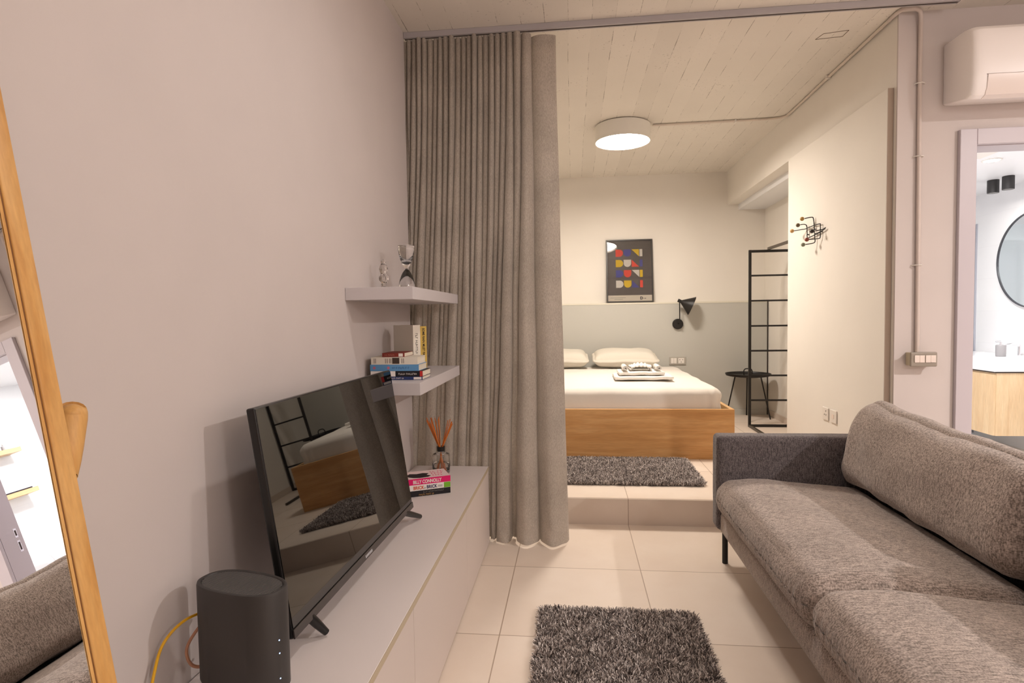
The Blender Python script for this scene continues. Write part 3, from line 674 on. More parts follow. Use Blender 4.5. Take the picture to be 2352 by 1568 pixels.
# ------------------------------------------------------------------ router with cables
rc = Vector((-0.692, 1.10, 0))
ro = thing('wifi_router', (rc.x, rc.y, CZ+0.0005), 'tall dark grey oval wifi router standing at the near end of the console', 'router')
RM = Matrix.Rotation(math.radians(-14), 4, 'Z')
M_ROUT = mat('router_grey_plastic', (62, 59, 58), 0.5, spec=0.4)
def oval(r0, r1, z): return (r0, z)
A_, B_ = 0.104, 0.052
def ovring(mb, prof, seg=64, p=2.5):
    rings = []
    for (sc, z) in prof:
        ring = []
        for k in range(seg):
            t = 2*PI*k/seg; c, s_ = math.cos(t), math.sin(t)
            x = A_*(abs(c)**(2/p))*(1 if c > 0 else -1); y = B_*(abs(s_)**(2/p))*(1 if s_ > 0 else -1)
            off = 0 if sc <= 0 else 1
            q = RM @ Vector((x*sc, y*(1-(1-sc)*A_/B_) if sc > 0.5 else y*sc, 0))
            ring.append(mb.bm.verts.new((rc.x+q.x, rc.y+q.y, z)))
        rings.append(ring)
    for Aa, Bb in zip(rings, rings[1:]):
        for k in range(seg): mb.bm.faces.new((Aa[k], Aa[(k+1) % seg], Bb[(k+1) % seg], Bb[k]))
    mb.bm.faces.new(rings[0][::-1]); mb.bm.faces.new(rings[-1])
    return mb
ZT = 0.672
ovring(MB(), [(0.97, 0.462), (1.0, 0.466), (1.0, ZT-0.006), (0.985, ZT-0.001), (0.955, ZT), (0.925, ZT-0.001), (0.905, ZT-0.006)]).build('body', M_ROUT, ro, True)
ovring(MB(), [(0.93, CZ+0.0005), (0.95, CZ+0.003), (0.95, 0.4615)]).build('base', mat('router_base', (30, 28, 28), 0.4), ro, True)
ovring(MB(), [(0.90, ZT-0.0059), (0.90, ZT-0.0056)]).build('vent_recess', mat('vent_black', (12, 11, 11), 0.8), ro)
gr = MB()
for k in range(-22, 23):
    x = k*0.0042; hw = (0.90*B_)*max(0, 1-(abs(x)/(A_*0.90))**2.5)**(1/2.5)
    if hw < 0.006: continue
    Mg = Matrix.Translation((rc.x, rc.y, 0)) @ RM
    gr.box((x-0.0011, -hw+0.002, ZT-0.0055), (x+0.0011, hw-0.002, ZT-0.0022), 0, Mg)
gr.build('top_grille', mat('grille', (92, 88, 86), 0.5), ro)
M_LED = mat('blue_led', (160, 200, 255), 0.3, emit=(150, 190, 255), es=6)
for zz in (0.572, 0.545, 0.493):
    q = RM @ Vector((A_*0.985, -0.010, 0)); MB().sphere((rc.x+q.x, rc.y+q.y, zz), 0.0016, 6).build('led', M_LED, ro)
def arc(pts, n=10):
    out = []
    P = [Vector(p) for p in pts]
    for i in range(len(P)-1):
        p0 = P[max(i-1, 0)]; p1 = P[i]; p2 = P[i+1]; p3 = P[min(i+2, len(P)-1)]
        for k in range(n):
            t = k/n; out.append(0.5*((2*p1)+(-p0+p2)*t+(2*p0-5*p1+4*p2-p3)*t*t+(-p0+3*p1-3*p2+p3)*t**3))
    out.append(P[-1]); return out
yc = MB().tube(arc([(-0.800, 1.165, 0.578), (-0.822, 1.10, 0.585), (-0.838, 1.055, 0.560), (-0.842, 1.03, 0.51), (-0.838, 1.01, 0.46), (-0.825, 0.98, CZ+0.004), (-0.80, 0.93, CZ+0.0035)]), 0.0030, 8)
tag(yc.build('network_cable', mat('yellow_cable', (232, 176, 20), 0.4), None, True), 'yellow network cable looping behind the router', 'cable')
pc_ = MB().tube(arc([(-0.797, 1.17, 0.575), (-0.822, 1.14, 0.545), (-0.836, 1.12, 0.51), (-0.826, 1.12, 0.475), (-0.802, 1.135, 0.468), (-0.79, 1.17, 0.49)]), 0.0034, 8)
tag(pc_.build('network_cable', mat('salmon_cable', (206, 152, 122), 0.5), None, True), 'short salmon pink cable curled beside the router, under the yellow one', 'cable')
bc = MB().tube(arc([(-0.80, 1.06, CZ+0.004), (-0.82, 1.065, CZ+0.02), (-0.825, 1.04, CZ+0.032), (-0.80, 1.02, CZ+0.03), (-0.77, 1.01, CZ+0.01), (-0.745, 0.99, CZ+0.004)]), 0.0022, 8)
tag(bc.build('power_cable', M_BLKPL, None, True), 'thin black power cable bent on the console by the router base', 'cable')

# ------------------------------------------------------------------ standing mirror (cheval)
tl = 0.180; dn = 0.69
ta = -0.0105
nv = Vector((math.cos(ta)*math.cos(tl), math.sin(ta)*math.cos(tl), math.sin(tl)))
hv_ = Vector((-math.sin(ta), math.cos(ta), 0))
upv = Vector((-math.cos(ta)*math.sin(tl), -math.sin(ta)*math.sin(tl), math.cos(tl)))
C0 = Vector((0, 0, 1.2166))
P0 = C0-nv*dn        # point of the glass plane
def mp_(y, s_, d=0.0): # y along the glass, s_ distance up the glass from P0, d in front of it
    return P0+hv_*(y-P0.y)+upv*s_+nv*d
MM = Matrix(((hv_.x, upv.x, nv.x, P0.x), (hv_.y, upv.y, nv.y, P0.y), (0, upv.z, nv.z, P0.z), (0, 0, 0, 1))) @ Matrix.Rotation(-math.radians(1.15), 4, 'Z') @ Matrix.Translation((-P0.y, 0, 0))
zb = P0.z; S0 = -(P0.z-0.012)/upv.z; S1 = 0.72
YI = 0.651; FWD_ = 0.0325
mi = thing('standing_mirror', tuple(mp_(0.42, S0)), 'tall floor mirror in a light wood frame leaning back at the left edge', 'mirror')
MB().box((0.16, S0+0.05, -0.004), (YI+0.004, S1-0.04, 0.0), 0, MM).build('mirror_glass', M_MIRROR, mi)
yo_ = YI+FWD_
f = MB().box((YI+0.0062, S0, -0.022), (yo_, S1, 0.0032), 0.002, MM, 3)
f.box((0.126, S0, -0.020), (0.164, S1, 0.0032), 0.002, MM, 3).box((0.1642, S1-0.042, -0.020), (YI-0.0002, S1, 0.0032), 0.002, MM, 3).box((0.1642, S0+0.01, -0.020), (YI-0.0002, S0+0.052, 0.0032), 0.002, MM, 3)
f.build('frame', M_PINE, mi, True)
MB().box((YI, S0+0.05, 0.0004), (YI+0.0042, S1-0.04, 0.0014), 0.0004, MM).build('inner_bead', M_PINE, mi)
MB().box((YI+0.0043, S0+0.053, 0.0003), (YI+0.0061, S1-0.043, 0.0012), 0, MM).build('groove', mat('groove_brown', (120, 76, 34), 0.7), mi)
for yy, yb_ in ((0.722, 0.675), (0.100, 0.150)):
    top = mp_(yy, -0.006, -0.030); bot = Vector((-0.745, yb_, 0.012))
    kn = mp_(yb_, -0.14, -0.034)
    MB().tube(arc([bot, kn, kn.lerp(top, 0.45), top, top+Vector((0.002, 0, 0.014)), top+Vector((0.003, -0.001, 0.021))], 4), [0.013]*4+[0.0135]*4+[0.016, 0.018, 0.019, 0.0195]+[0.020, 0.0195, 0.019, 0.018]+[0.016, 0.013, 0.010, 0.007, 0.004], 16).build('support_leg', M_PINE, mi, True)

# ------------------------------------------------------------------ bed
bed = thing('bed', (0.36, 5.2, ZP), 'wide oak box bed with white sheet in the raised sleeping alcove', 'bed')
BZ = 0.520
MB().box((-0.452, 4.240, ZP), (1.160, 4.268, BZ), 0.0015).build('footboard', M_OAK, bed)
MB().box((1.132, 4.2685, ZP), (1.160, 6.125, BZ), 0.0015).build('side_board', M_OAKY, bed)
MB().box((-0.452, 4.2685, ZP), (-0.424, 6.125, BZ), 0.0015).build('side_board', M_OAKY, bed)
MB().box((-0.4235, 4.2685, ZP+0.12), (1.1315, 6.12, ZP+0.15)).build('slat_base', M_OAKY, bed)
def msh(q, p):
    # corner gathers at the foot end, side wobble
    if p.y < -0.6 and p.z > 0.2: q.z -= 0.016*(1+p.x*0.3)*max(0, math.sin(p.x*2.3+0.6))*0
    q.x += 0.004*math.sin(q.z*60+q.y*14)*(abs(p.x) > 0.93)
    q.y += 0.006*math.sin(q.x*90)*(p.y < -0.95)*(p.x > 0.78)
    return q
rounded_block('mattress', M_SHEET, bed, (-0.40, 4.285, ZP+0.153), (1.085, 6.10, 0.668), e=11.0, n=56, bulge=(0.004, 0.008, 0.022), wr=0.005, wf=5, extra=msh)
def pillow(lo, hi, label, rot, seed):
    lo = Vector(lo); hi = Vector(hi); c = (lo+hi)/2
    def ex_(q, p):
        q.z = q.z*(1-0.62*max(abs(p.x), 0.0)**5)*(1-0.62*abs(p.y)**4)
        q.x *= 1-0.05*(1-abs(p.y)**2); q.y *= 1-0.03*(1-abs(p.x)**2)
        return q
    o = rounded_block('pillow', M_PILLOW, None, lo, hi, M=Matrix.Rotation(math.radians(rot), 4, 'X'), e=3.2, n=26, wr=0.007, wf=7, seed=seed, extra=ex_)
    return tag(o, label, 'pillow', 'pillows at the head of the bed')
pillow((0.185, 5.66, 0.700), (0.86, 6.06, 0.862), 'cream pillow lying on the bed under the poster', 9, 1)
pillow((-0.42, 5.66, 0.702), (0.17, 6.06, 0.860), 'cream pillow half hidden by the curtain edge', 9, 5)

# towels on the bed
tz = 0.694
GT = 'white towels folded on the bed'
def slab(lo, hi, label, seed):
    o = rounded_block('folded_towel', M_TOWEL, None, lo, hi, e=4, n=18, wr=0.004, wf=12, seed=seed)
    return tag(o, label, 'towel', GT)
slab((0.335, 4.62, tz), (0.800, 4.95, tz+0.026), 'wide white towel folded flat at the bottom of the towel pile', 1)
slab((0.370, 4.66, tz+0.0335), (0.735, 4.92, tz+0.060), 'smaller white towel folded flat in the middle of the towel pile', 7)
def fan():
    bm = bmesh.new(); rows = []; n = 90
    cx, cy, cz = 0.552, 4.79, tz+0.068
    for j in range(15):
        t = j/14
        row = []
        for i in range(n+1):
            a = PI*(i/n); pl = 0.5+0.5*math.cos(i/n*2*PI*9)
            R = 0.095-0.008*pl
            h = math.sin(PI*min(max(t, 0.02), 0.98))**0.6
            w_ = R*(0.94+0.06*h)
            x = cx-w_*math.cos(a); z = cz+(0.046+0.014*pl)*math.sin(a)**0.7*(0.70+0.30*h)
            y = cy+(t-0.5)*0.17+0.008*pl*math.cos(t*PI)
            row.append(bm.verts.new((x, y, z)))
        rows.append(row)
    for A, B in zip(rows, rows[1:]):
        for a0, a1, b1, b0 in zip(A, A[1:], B[1:], B): bm.faces.new((a0, a1, b1, b0))
    mb = MB(); mb.bm.free(); mb.bm = bm
    o = mb.build('folded_towel', M_TOWEL, None, 'all')
    md = o.modifiers.new('t', 'SOLIDIFY'); md.thickness = 0.010; md.offset = -1
    return tag(o, 'white hand towel pleated into a low fan on top of the towel pile', 'towel', GT)
fan()
for k, (x, lb) in enumerate(((0.425, 'small rolled white towel lying left of the fan on the towel pile'), (0.690, 'small rolled white towel lying right of the fan on the towel pile'))):
    pr_ = []
    for i in range(61):
        a = i/60*2*PI*2.6; r = 0.005+0.016*i/60
        pr_.append((x+r*math.cos(a), tz+0.0895+r*math.sin(a)))
    bm = MB()
    rws = [[bm.bm.verts.new((p[0], y, p[1])) for p in pr_] for y in (4.665, 4.76, 4.87)]
    for A, B in zip(rws, rws[1:]):
        for a0, a1, b1, b0 in zip(A, A[1:], B[1:], B): bm.bm.faces.new((a0, a1, b1, b0))
    o = bm.build('rolled_towel', M_TOWEL, None, 'all', off=(x, 4.77, tz+0.085)); md = o.modifiers.new('t', 'SOLIDIFY'); md.thickness = 0.004; md.offset = 0
    tag(o, lb, 'towel', GT)

# ------------------------------------------------------------------ rugs
def rug(x0, x1, y0, y1, z, n, label, seed, L_=0.024, wdt=0.0019):
    t = thing('shag_rug', ((x0+x1)/2, (y0+y1)/2, z), label, 'rug', 'dark shaggy rugs')
    MB().box((x0+0.022, y0+0.022, z+0.0005), (x1-0.022, y1-0.022, z+0.006), 0.002).build('backing', mat('rug_back', (60, 52, 50), 0.95), t)
    rg = np.random.default_rng(seed)
    c = np.array([(x0+x1)/2, (y0+y1)/2, z])
    bx_ = rg.uniform(x0+0.013, x1-0.013, n); by_ = rg.uniform(y0+0.013, y1-0.013, n)
    qx = np.maximum(np.abs(bx_-c[0])-((x1-x0)/2-0.055), 0); qy = np.maximum(np.abs(by_-c[1])-((y1-y0)/2-0.055), 0)
    keep = np.hypot(qx, qy) < 0.045+0.006*np.sin(bx_*40)*np.cos(by_*33)
    bx_, by_ = bx_[keep], by_[keep]; n = len(bx_)
    # clump lean from smooth pseudo-noise
    lx = np.sin(bx_*31+by_*17+seed)*0.35+np.sin(bx_*73-by_*51)*0.35; ly = np.cos(bx_*27-by_*39+seed)*0.35+np.sin(bx_*61+by_*67)*0.35
    lx = lx+rg.normal(0, 0.55, n); ly = ly+rg.normal(0, 0.55, n)
    edge = 0.030
    ox = np.where(bx_-x0 < edge, -0.6, 0)+np.where(x1-bx_ < edge, 0.6, 0); oy = np.where(by_-y0 < edge, -0.6, 0)+np.where(y1-by_ < edge, 0.6, 0)
    lx += ox; ly += oy
    hl = L_*rg.uniform(0.75, 1.15, n)
    nrm = np.sqrt(lx**2+ly**2+1.1)
    dxn, dyn, dzn = lx/nrm, ly/nrm, np.sqrt(1.1)/nrm
    th = rg.uniform(0, 2*np.pi, n); wx, wy = np.cos(th)*wdt, np.sin(th)*wdt
    base = np.stack([bx_, by_, np.full(n, z+0.005)], 1)-c
    mid = base+np.stack([dxn*hl*0.45, dyn*hl*0.45, dzn*hl*0.62], 1)
    tip = base+np.stack([dxn*hl*1.0, dyn*hl*1.0, np.maximum(dzn*hl, 0.004)], 1)
    W_ = np.stack([wx, wy, np.zeros(n)], 1)
    V_ = np.stack([base-W_, base+W_, mid-W_*1.1, mid+W_*1.1, tip-W_*0.55, tip+W_*0.55], 1).reshape(-1, 3)
    i0 = (np.arange(n)*6)[:, None]
    F = np.concatenate([i0+np.array([0, 1, 3, 2]), i0+np.array([2, 3, 5, 4])], 1).reshape(-1, 4)
    me = bpy.data.meshes.new('pile'); me.from_pydata(V_.tolist(), [], F.tolist())
    at = me.attributes.new('tone', 'FLOAT', 'POINT')
    tone = np.clip(rg.beta(1.0, 0.95, n), 0, 1); tv_ = np.repeat(tone, 6)
    at.data.foreach_set('value', tv_.astype(np.float32))
    me.materials.append(M_PILE)
    o = bpy.data.objects.new('pile', me); COL.objects.link(o); o.parent = t; o['kind'] = 'stuff'
    return t
M_PILE, nt, b = nmat('shag_pile'); a_ = nd(nt, 'ShaderNodeAttribute'); a_.attribute_name = 'tone'
rmp = nd(nt, 'ShaderNodeValToRGB'); e = rmp.color_ramp; e.elements[0].color = lin((52, 46, 46)); e.elements[1].color = lin((252, 242, 236))
x_ = e.elements.new(0.5); x_.color = lin((160, 148, 142))
nt.links.new(a_.outputs['Fac'], rmp.inputs[0]); nt.links.new(rmp.outputs[0], b.inputs['Base Color']); b.inputs['Roughness'].default_value = 0.7; b.inputs['Specular IOR Level'].default_value = 0.25
rug(-0.155, 0.488, 1.20, 2.315, 0.0, 70000, 'dark grey shaggy rug on the living floor in front of the sofa', 1)
rug(-0.30, 0.818, 3.545, 4.215, ZP, 60000, 'dark grey shaggy rug on the raised floor at the foot of the bed', 2)

# ------------------------------------------------------------------ sofa
so = thing('sofa', (1.13, 1.75, 0), 'grey-brown upholstered two-seat sofa on thin black legs, right side', 'sofa')
SY0, SY1, SX0 = 0.60, 2.905, 0.690
MB().box((SX0+0.012, SY0+0.005, 0.152), (1.60, SY1-0.005, 0.262), 0.022, None, 3).build('base', M_SOFA, so, True)
rounded_block('armrest', M_SOFAD, so, (SX0-0.005, 2.800, 0.165), (1.60, SY1, 0.627), e=7, n=26, wr=0.0015, wf=8)
rounded_block('armrest', M_SOFAD, so, (SX0-0.005, SY0, 0.165), (1.60, 0.705, 0.627), e=7, n=26, wr=0.0015, wf=8)
rounded_block('back_frame', M_SOFAD, so, (1.465, 0.708, 0.265), (1.60, 2.797, 0.632), e=6, n=24, wr=0.0015, wf=8)
def seatsh(q, p):
    if p.z > 0: q.z -= 0.040*max(0.0, (p.x+0.35)/1.35)*p.z
    # front edge rolls over and puckers along the seam
    if p.x < -0.55:
        f_ = (-p.x-0.55)/0.45; 
        q.z -= 0.010*f_*(p.z > 0)
        pk = f_*(1-p.z*p.z)*(0.6+0.7*noise.noise(Vector((q.y*4, 1.0, 2.0)))); q.x += 0.0032*pk*math.sin(q.y*175+q.z*25+3*noise.noise(Vector((q.y*6, 0, 0))))
    return q
for y0, y1, sd in ((1.712, 2.797, 1), (0.708, 1.708, 4)):
    rounded_block('seat_cushion', M_SOFA, so, (SX0-0.022, y0, 0.264), (1.34, y1, 0.437), e=3.9, n=110, bulge=(0.006, 0.0, 0.018), wr=0.004, wf=6, seed=sd, extra=seatsh)
def backsh(q, p):
    q.z += 0.020*p.y*(p.z > 0)*p.z-0.012*max(0, p.z)*(1-abs(p.y))
    q.y *= 1-0.03*max(0, p.z)**2
    q.x *= 1-0.50*max(0, p.z)**2.5
    return q
for y0, y1, sd in ((1.735, 2.790, 11), (0.712, 1.725, 14)):
    rounded_block('back_cushion', M_SOFA, so, (1.250, y0, 0.414), (1.445, y1, 0.796), M=Matrix.Rotation(math.radians(13), 4, 'Y'), e=4.2, n=40, bulge=(0.022, 0.004, 0.0), wr=0.012, wf=6, seed=sd, extra=backsh)
for x, y in ((0.728, 2.822), (0.728, 0.70), (1.54, 2.822), (1.54, 0.70)):
    MB().cyl((x, y, 0.0005), (x, y, 0.156), 0.0135, 16).build('leg', M_BLACK, so, True)

# ------------------------------------------------------------------ wall poster
po = thing('framed_poster', (0.615, 6.19, 1.343), 'framed black poster of coloured letter shapes leaning above the bed', 'poster')
PX0, PX1, PZ0, PZ1 = 0.368, 0.858, 1.3445, 2.024
PMx = Matrix.Translation((PX0, 6.170, PZ0)) @ Matrix.Rotation(math.radians(-7.4), 4, 'X')
W_, H_ = PX1-PX0, PZ1-PZ0
def pb(x0, z0, x1, z1, y0, y1, bev=0): return MB().box((x0, y0, z0), (x1, y1, z1), bev, PMx)
f = pb(0, 0, 0.014, H_, -0.012, 0.008, 0.001); f.box((W_-0.014, -0.012, 0), (W_, 0.008, H_), 0.001, PMx); f.box((0.0142, -0.012, 0), (W_-0.0142, 0.008, 0.014), 0.001, PMx); f.box((0.0142, -0.012, H_-0.014), (W_-0.0142, 0.008, H_), 0.001, PMx)
f.build('frame', mat('poster_frame_black', (46, 40, 34), 0.4), po)
prn = pb(0.0145, 0.0145, W_-0.0145, H_-0.0145, -0.002, 0.004).build('print', mat('poster_print_black', (84, 75, 70), 0.4, bump=0.5, bump_scale=9, stretch=(0.5, 1, 9), bdist=0.004), po)
pb(0.0150, 0.0150, W_-0.0150, 0.078, -0.0026, -0.0021).build('white_strip', paper((226, 216, 200)), prn)
cy_ = {'y': paper((226, 190, 40)), 'r': paper((226, 74, 54)), 'b': paper((70, 72, 150)), 'w': paper((232, 226, 218))}
def shape(kind, cx, cz, s_, c):
    h = s_/2; P_ = []
    if kind == 'D': P_ = [(-h, -h), (0, -h)]+[(h*math.sin(t), -h*math.cos(t)) for t in [i*PI/12 for i in range(1, 12)]]+[(0, h), (-h, h)]
    elif kind == 'U': P_ = [(-h, h), (-h, 0)]+[(-h*math.cos(t), -h*math.sin(t)) for t in [i*PI/12 for i in range(1, 12)]]+[(h, 0), (h, h)]
    elif kind == 'N': P_ = [(-h, h), (h, -h), (h, h)]
    elif kind == 'n': P_ = [(-h, h), (-h, -h), (h, -h)]
    elif kind == 'I': P_ = [(-h*0.38, -h), (h*0.38, -h), (h*0.38, h), (-h*0.38, h)]
    MB().prism([(p[0]+cx, p[1]+cz) for p in P_], 0.0006, PMx @ Matrix(((1, 0, 0, 0), (0, 0, 1, -0.0032), (0, 1, 0, 0), (0, 0, 0, 1)))).build('printed_shape', cy_[c], prn)
sz = 0.078
rows = [('r', 'b', 'y', 'w', 'N'), ('y', 'w', 'r', 'b', 'n'), ('b', 'r', 'w', 'y', 'N'), ('w', 'y', 'b', 'r', 'n')]
for r_, (a, b2, c_, d_, nk) in enumerate(rows):
    zc = H_-0.145-r_*0.112
    shape('D', 0.140, zc, sz, a); shape('U', 0.224, zc, sz, b2); shape(nk, 0.308, zc, sz, c_); shape('I', 0.368, zc, sz, d_)
text('D', 0.040, PMx @ frame((0.350, -0.0028, 0.032), (1, 0, 0), (0, 0, 1)), P_BLK, prn, 'logo', bold=0.002)
MB().box((0.385, -0.0032, 0.040), (0.391, -0.0027, 0.046), 0, PMx).box((0.396, -0.0032, 0.040), (0.412, -0.0027, 0.046), 0, PMx).build('logo_dots', P_BLK, prn)
MB().box((0.04, -0.0032, 0.050), (0.20, -0.0027, 0.053), 0, PMx).box((0.08, -0.0032, 0.034), (0.17, -0.0027, 0.037), 0, PMx).build('small_print', P_GREY, prn)
MB().box((0.0145, -0.0075, 0.0145), (W_-0.0145, -0.0055, H_-0.0145), 0, PMx).build('glazing', glass('poster_glazing', 0.0, (1, 1, 1, 1), 1.4), po)

# ------------------------------------------------------------------ sconce
sc = thing('wall_sconce', (1.10, 6.149, 1.11), 'black cone wall sconce tilted to the right over the bed', 'wall lamp')
MB().lathe([(0, 0), (0.052, 0), (0.055, 0.006), (0.055, 0.024), (0.048, 0.030), (0, 0.031)], (1.10, 6.1488, 1.11), 32, Matrix.Rotation(PI/2, 4, 'X')).build('wall_plate', M_BLACK, sc, True)
MB().tube([(1.104, 6.115, 1.115), (1.104, 6.045, 1.13), (1.102, 6.042, 1.335)], 0.0055, 10).build('arm', M_BLACK, sc, True)
ax = Vector((0.90, -0.10, -0.40)).normalized()
j0 = Vector((1.096, 6.040, 1.352))
rot = Vector((0, 0, 1)).rotation_difference(ax).to_matrix().to_4x4()
MB().lathe([(0, -0.012), (0.017, -0.012), (0.018, 0.0), (0.016, 0.026), (0, 0.026)], j0, 24, rot).build('swivel_joint', M_BLACK, sc, True)
MB().lathe([(0.012, 0.018), (0.100, 0.140), (0.100, 0.141), (0.011, 0.0195)], j0, 40, rot).build('shade', M_BLACK, sc, True)
MB().lathe([(0.0115, 0.0215), (0.0988, 0.1425), (0.0975, 0.1425), (0.0105, 0.023)], j0, 40, rot).build('shade_lining', mat('shade_white', (214, 202, 186), 0.6), sc, True)
MB().sphere(j0+ax*0.075, 0.018, 10).build('bulb', M_WHITE, sc, 'all')

# sockets and switches
def plate(root_name, label, cat, c, w_, h_, axis, group=None, mats=(M_WHITE, M_SWW), n=2, depth=0.009, grp=None):
    t = thing(root_name, c, label, cat, group)
    return t
bs = thing('wall_socket', (1.098, 6.1495, 0.723), 'double grey-framed socket and switch plate beside the bed pillow', 'socket')
MB().box((1.013, 6.139, 0.681), (1.183, 6.1488, 0.765), 0.003).build('plate', mat('bed_socket_grey', (176, 170, 160), 0.45), bs)
MB().box((1.030, 6.136, 0.695), (1.058, 6.1385, 0.752), 0.001).box((1.060, 6.136, 0.695), (1.088, 6.1385, 0.752), 0.001).build('switch_key', M_WHITE, bs)
MB().box((1.105, 6.136, 0.695), (1.165, 6.1385, 0.752), 0.001).build('socket_face', M_WHITE, bs)
mb = MB()
for a, b_ in ((1.120, 0.735), (1.150, 0.735), (1.135, 0.710)): mb.cyl((a, 6.1345, b_), (a, 6.1358, b_), 0.004, 10)
mb.build('pin_hole', M_DARKGAP, bs)
for k, (yc_, zc, lb) in enumerate(((3.803, 0.563, 'white socket plate low on cladding panel, the one nearer the bed'), (3.691, 0.5715, 'white switch plate low on cladding panel, the one nearer the sofa'))):
    zc = 0.567
    t = thing('wall_socket', (1.6045, yc_, zc), lb, 'socket', 'paired plates low on the side wall')
    MB().box((1.5965, yc_-0.042, zc-0.040), (1.6042, yc_+0.042, zc+0.040), 0.003).build('plate', M_WHITE, t)
    if k == 0:
        mb = MB()
        for a, b_ in ((-0.012, 0.018), (0.008, -0.006), (-0.016, -0.006)): mb.box((1.5955, yc_+a-0.003, zc+b_-0.004), (1.5964, yc_+a+0.003, zc+b_+0.004))
        mb.build('pin_hole', M_DARKGAP, t)
    else: MB().box((1.5945, yc_-0.014, zc-0.014), (1.5964, yc_+0.014, zc+0.014), 0.001).build('switch_key', M_SWW, t)
sw = thing('light_switch', (1.745, WF-0.001, 0.970), 'taupe surface-mounted double light switch box under the wall conduit', 'light switch')
MB().box((1.690, WF-0.048, 0.938), (1.800, WF-0.0008, 1.003), 0.002).build('back_box', mat('switch_box_cream', (196, 184, 158), 0.5), sw)
MB().box((1.682, WF-0.060, 0.934), (1.808, WF-0.0485, 1.007), 0.006, None, 3).build('plate', M_SWG, sw)
for x0 in (1.699, 1.751):
    k_ = MB().box((x0, WF-0.0640, 0.955), (x0+0.0235, WF-0.0604, 0.991), 0.001).box((x0+0.0242, WF-0.0640, 0.955), (x0+0.0477, WF-0.0604, 0.991), 0.001); k_.build('switch_key', M_SWW, sw)

# ------------------------------------------------------------------ conduit
cd = thing('electrical_conduit', (1.733, 3.085, 1.004), 'cream metal conduit from the switch box over the ceiling to the round lamp', 'conduit')
cr_ = 0.0095
MB().tube(arc([(1.738, 3.088, 1.005), (1.735, 3.088, 1.6), (1.731, 3.088, 2.3), (1.730, 3.086, 2.57), (1.722, 3.074, 2.672), (1.690, 3.052, 2.688), (1.640, 3.048, 2.689), (1.619, 3.075, 2.689), (1.617, 3.16, 2.689)], 8), cr_, 12).build('wall_pipe', M_TAUPE, cd, True)
MB().tube(arc([(1.617, 3.162, 2.689), (1.618, 3.8, 2.689), (1.620, 4.45, 2.689), (1.605, 4.56, 2.689), (1.50, 4.60, 2.689), (1.1, 4.61, 2.689), (0.64, 4.615, 2.689)], 8), 0.0085, 12).build('ceiling_pipe', M_CREAM, cd, True)
for z in (1.443, 1.985, 2.343):
    MB().tube([(1.710, 3.0975, z), (1.718, 3.083, z), (1.734, 3.0745, z), (1.750, 3.083, z), (1.758, 3.0975, z)], 0.0028, 8).build('clip', M_WHITE, cd, True)
for p in ((1.618, 3.84), (1.26, None)):
    if p[1]: MB().box((p[0]-0.018, p[1]-0.006, 2.677), (p[0]+0.012, p[1]+0.006, 2.6995), 0.002).build('clip', M_WHITE, cd)
    else: MB().box((p[0]-0.006, 4.590, 2.676), (p[0]+0.006, 4.625, 2.6995), 0.002).build('clip', M_WHITE, cd)

# hatch in the ceiling
ha = MB()
for a, b_ in (((1.335, 3.338), (1.468, 3.322)), ((1.468, 3.322), (1.470, 3.254)), ((1.335, 3.338), (1.352, 3.276)), ((1.352, 3.276), (1.470, 3.254))):
    ha.tube([(a[0], a[1], HC-0.0008), (b_[0], b_[1], HC-0.0008)], 0.0014, 6)
struct('trim_5', ha, mat('patch_line', (110, 94, 78), 0.8))

# ------------------------------------------------------------------ bedroom ceiling lamp
LX, LY = 0.408, 4.62
la = thing('ceiling_lamp', (LX, LY, HC), 'round white flush ceiling lamp glowing over the bed', 'ceiling lamp')
MB().lathe([(0, HC-0.0005), (0.200, HC-0.0005), (0.213, HC-0.008), (0.213, HC-0.128), (0.2105, HC-0.130), (0.207, HC-0.128), (0.206, HC-0.02), (0, HC-0.02)], (LX, LY, 0), 64).build('shell', M_LAMPW, la, True)
MB().lathe([(0.204, HC-0.108), (0.19, HC-0.110), (0, HC-0.112), (0, HC-0.104), (0.204, HC-0.104)], (LX, LY, 0), 64).build('diffuser', M_GLOW, la, True)

# living-area downlights (outside the frame) whose light is set at the top
for x, y, lb, r in ((0.20, 1.60, 'round white ceiling downlight above the console and rug', 0.07), (3.30, 1.05, 'round white ceiling downlight on the kitchen side', 0.08)):
    t = thing('ceiling_downlight', (x, y, HC), lb, 'ceiling lamp', 'round downlights of the living area')
    MB().lathe([(0, HC-0.001), (r+0.012, HC-0.001), (r+0.012, HC-0.075), (r+0.006, HC-0.080), (r, HC-0.075), (r-0.002, HC-0.02), (0, HC-0.02)], (x, y, 0), 40).build('housing', M_LAMPW, t, True)

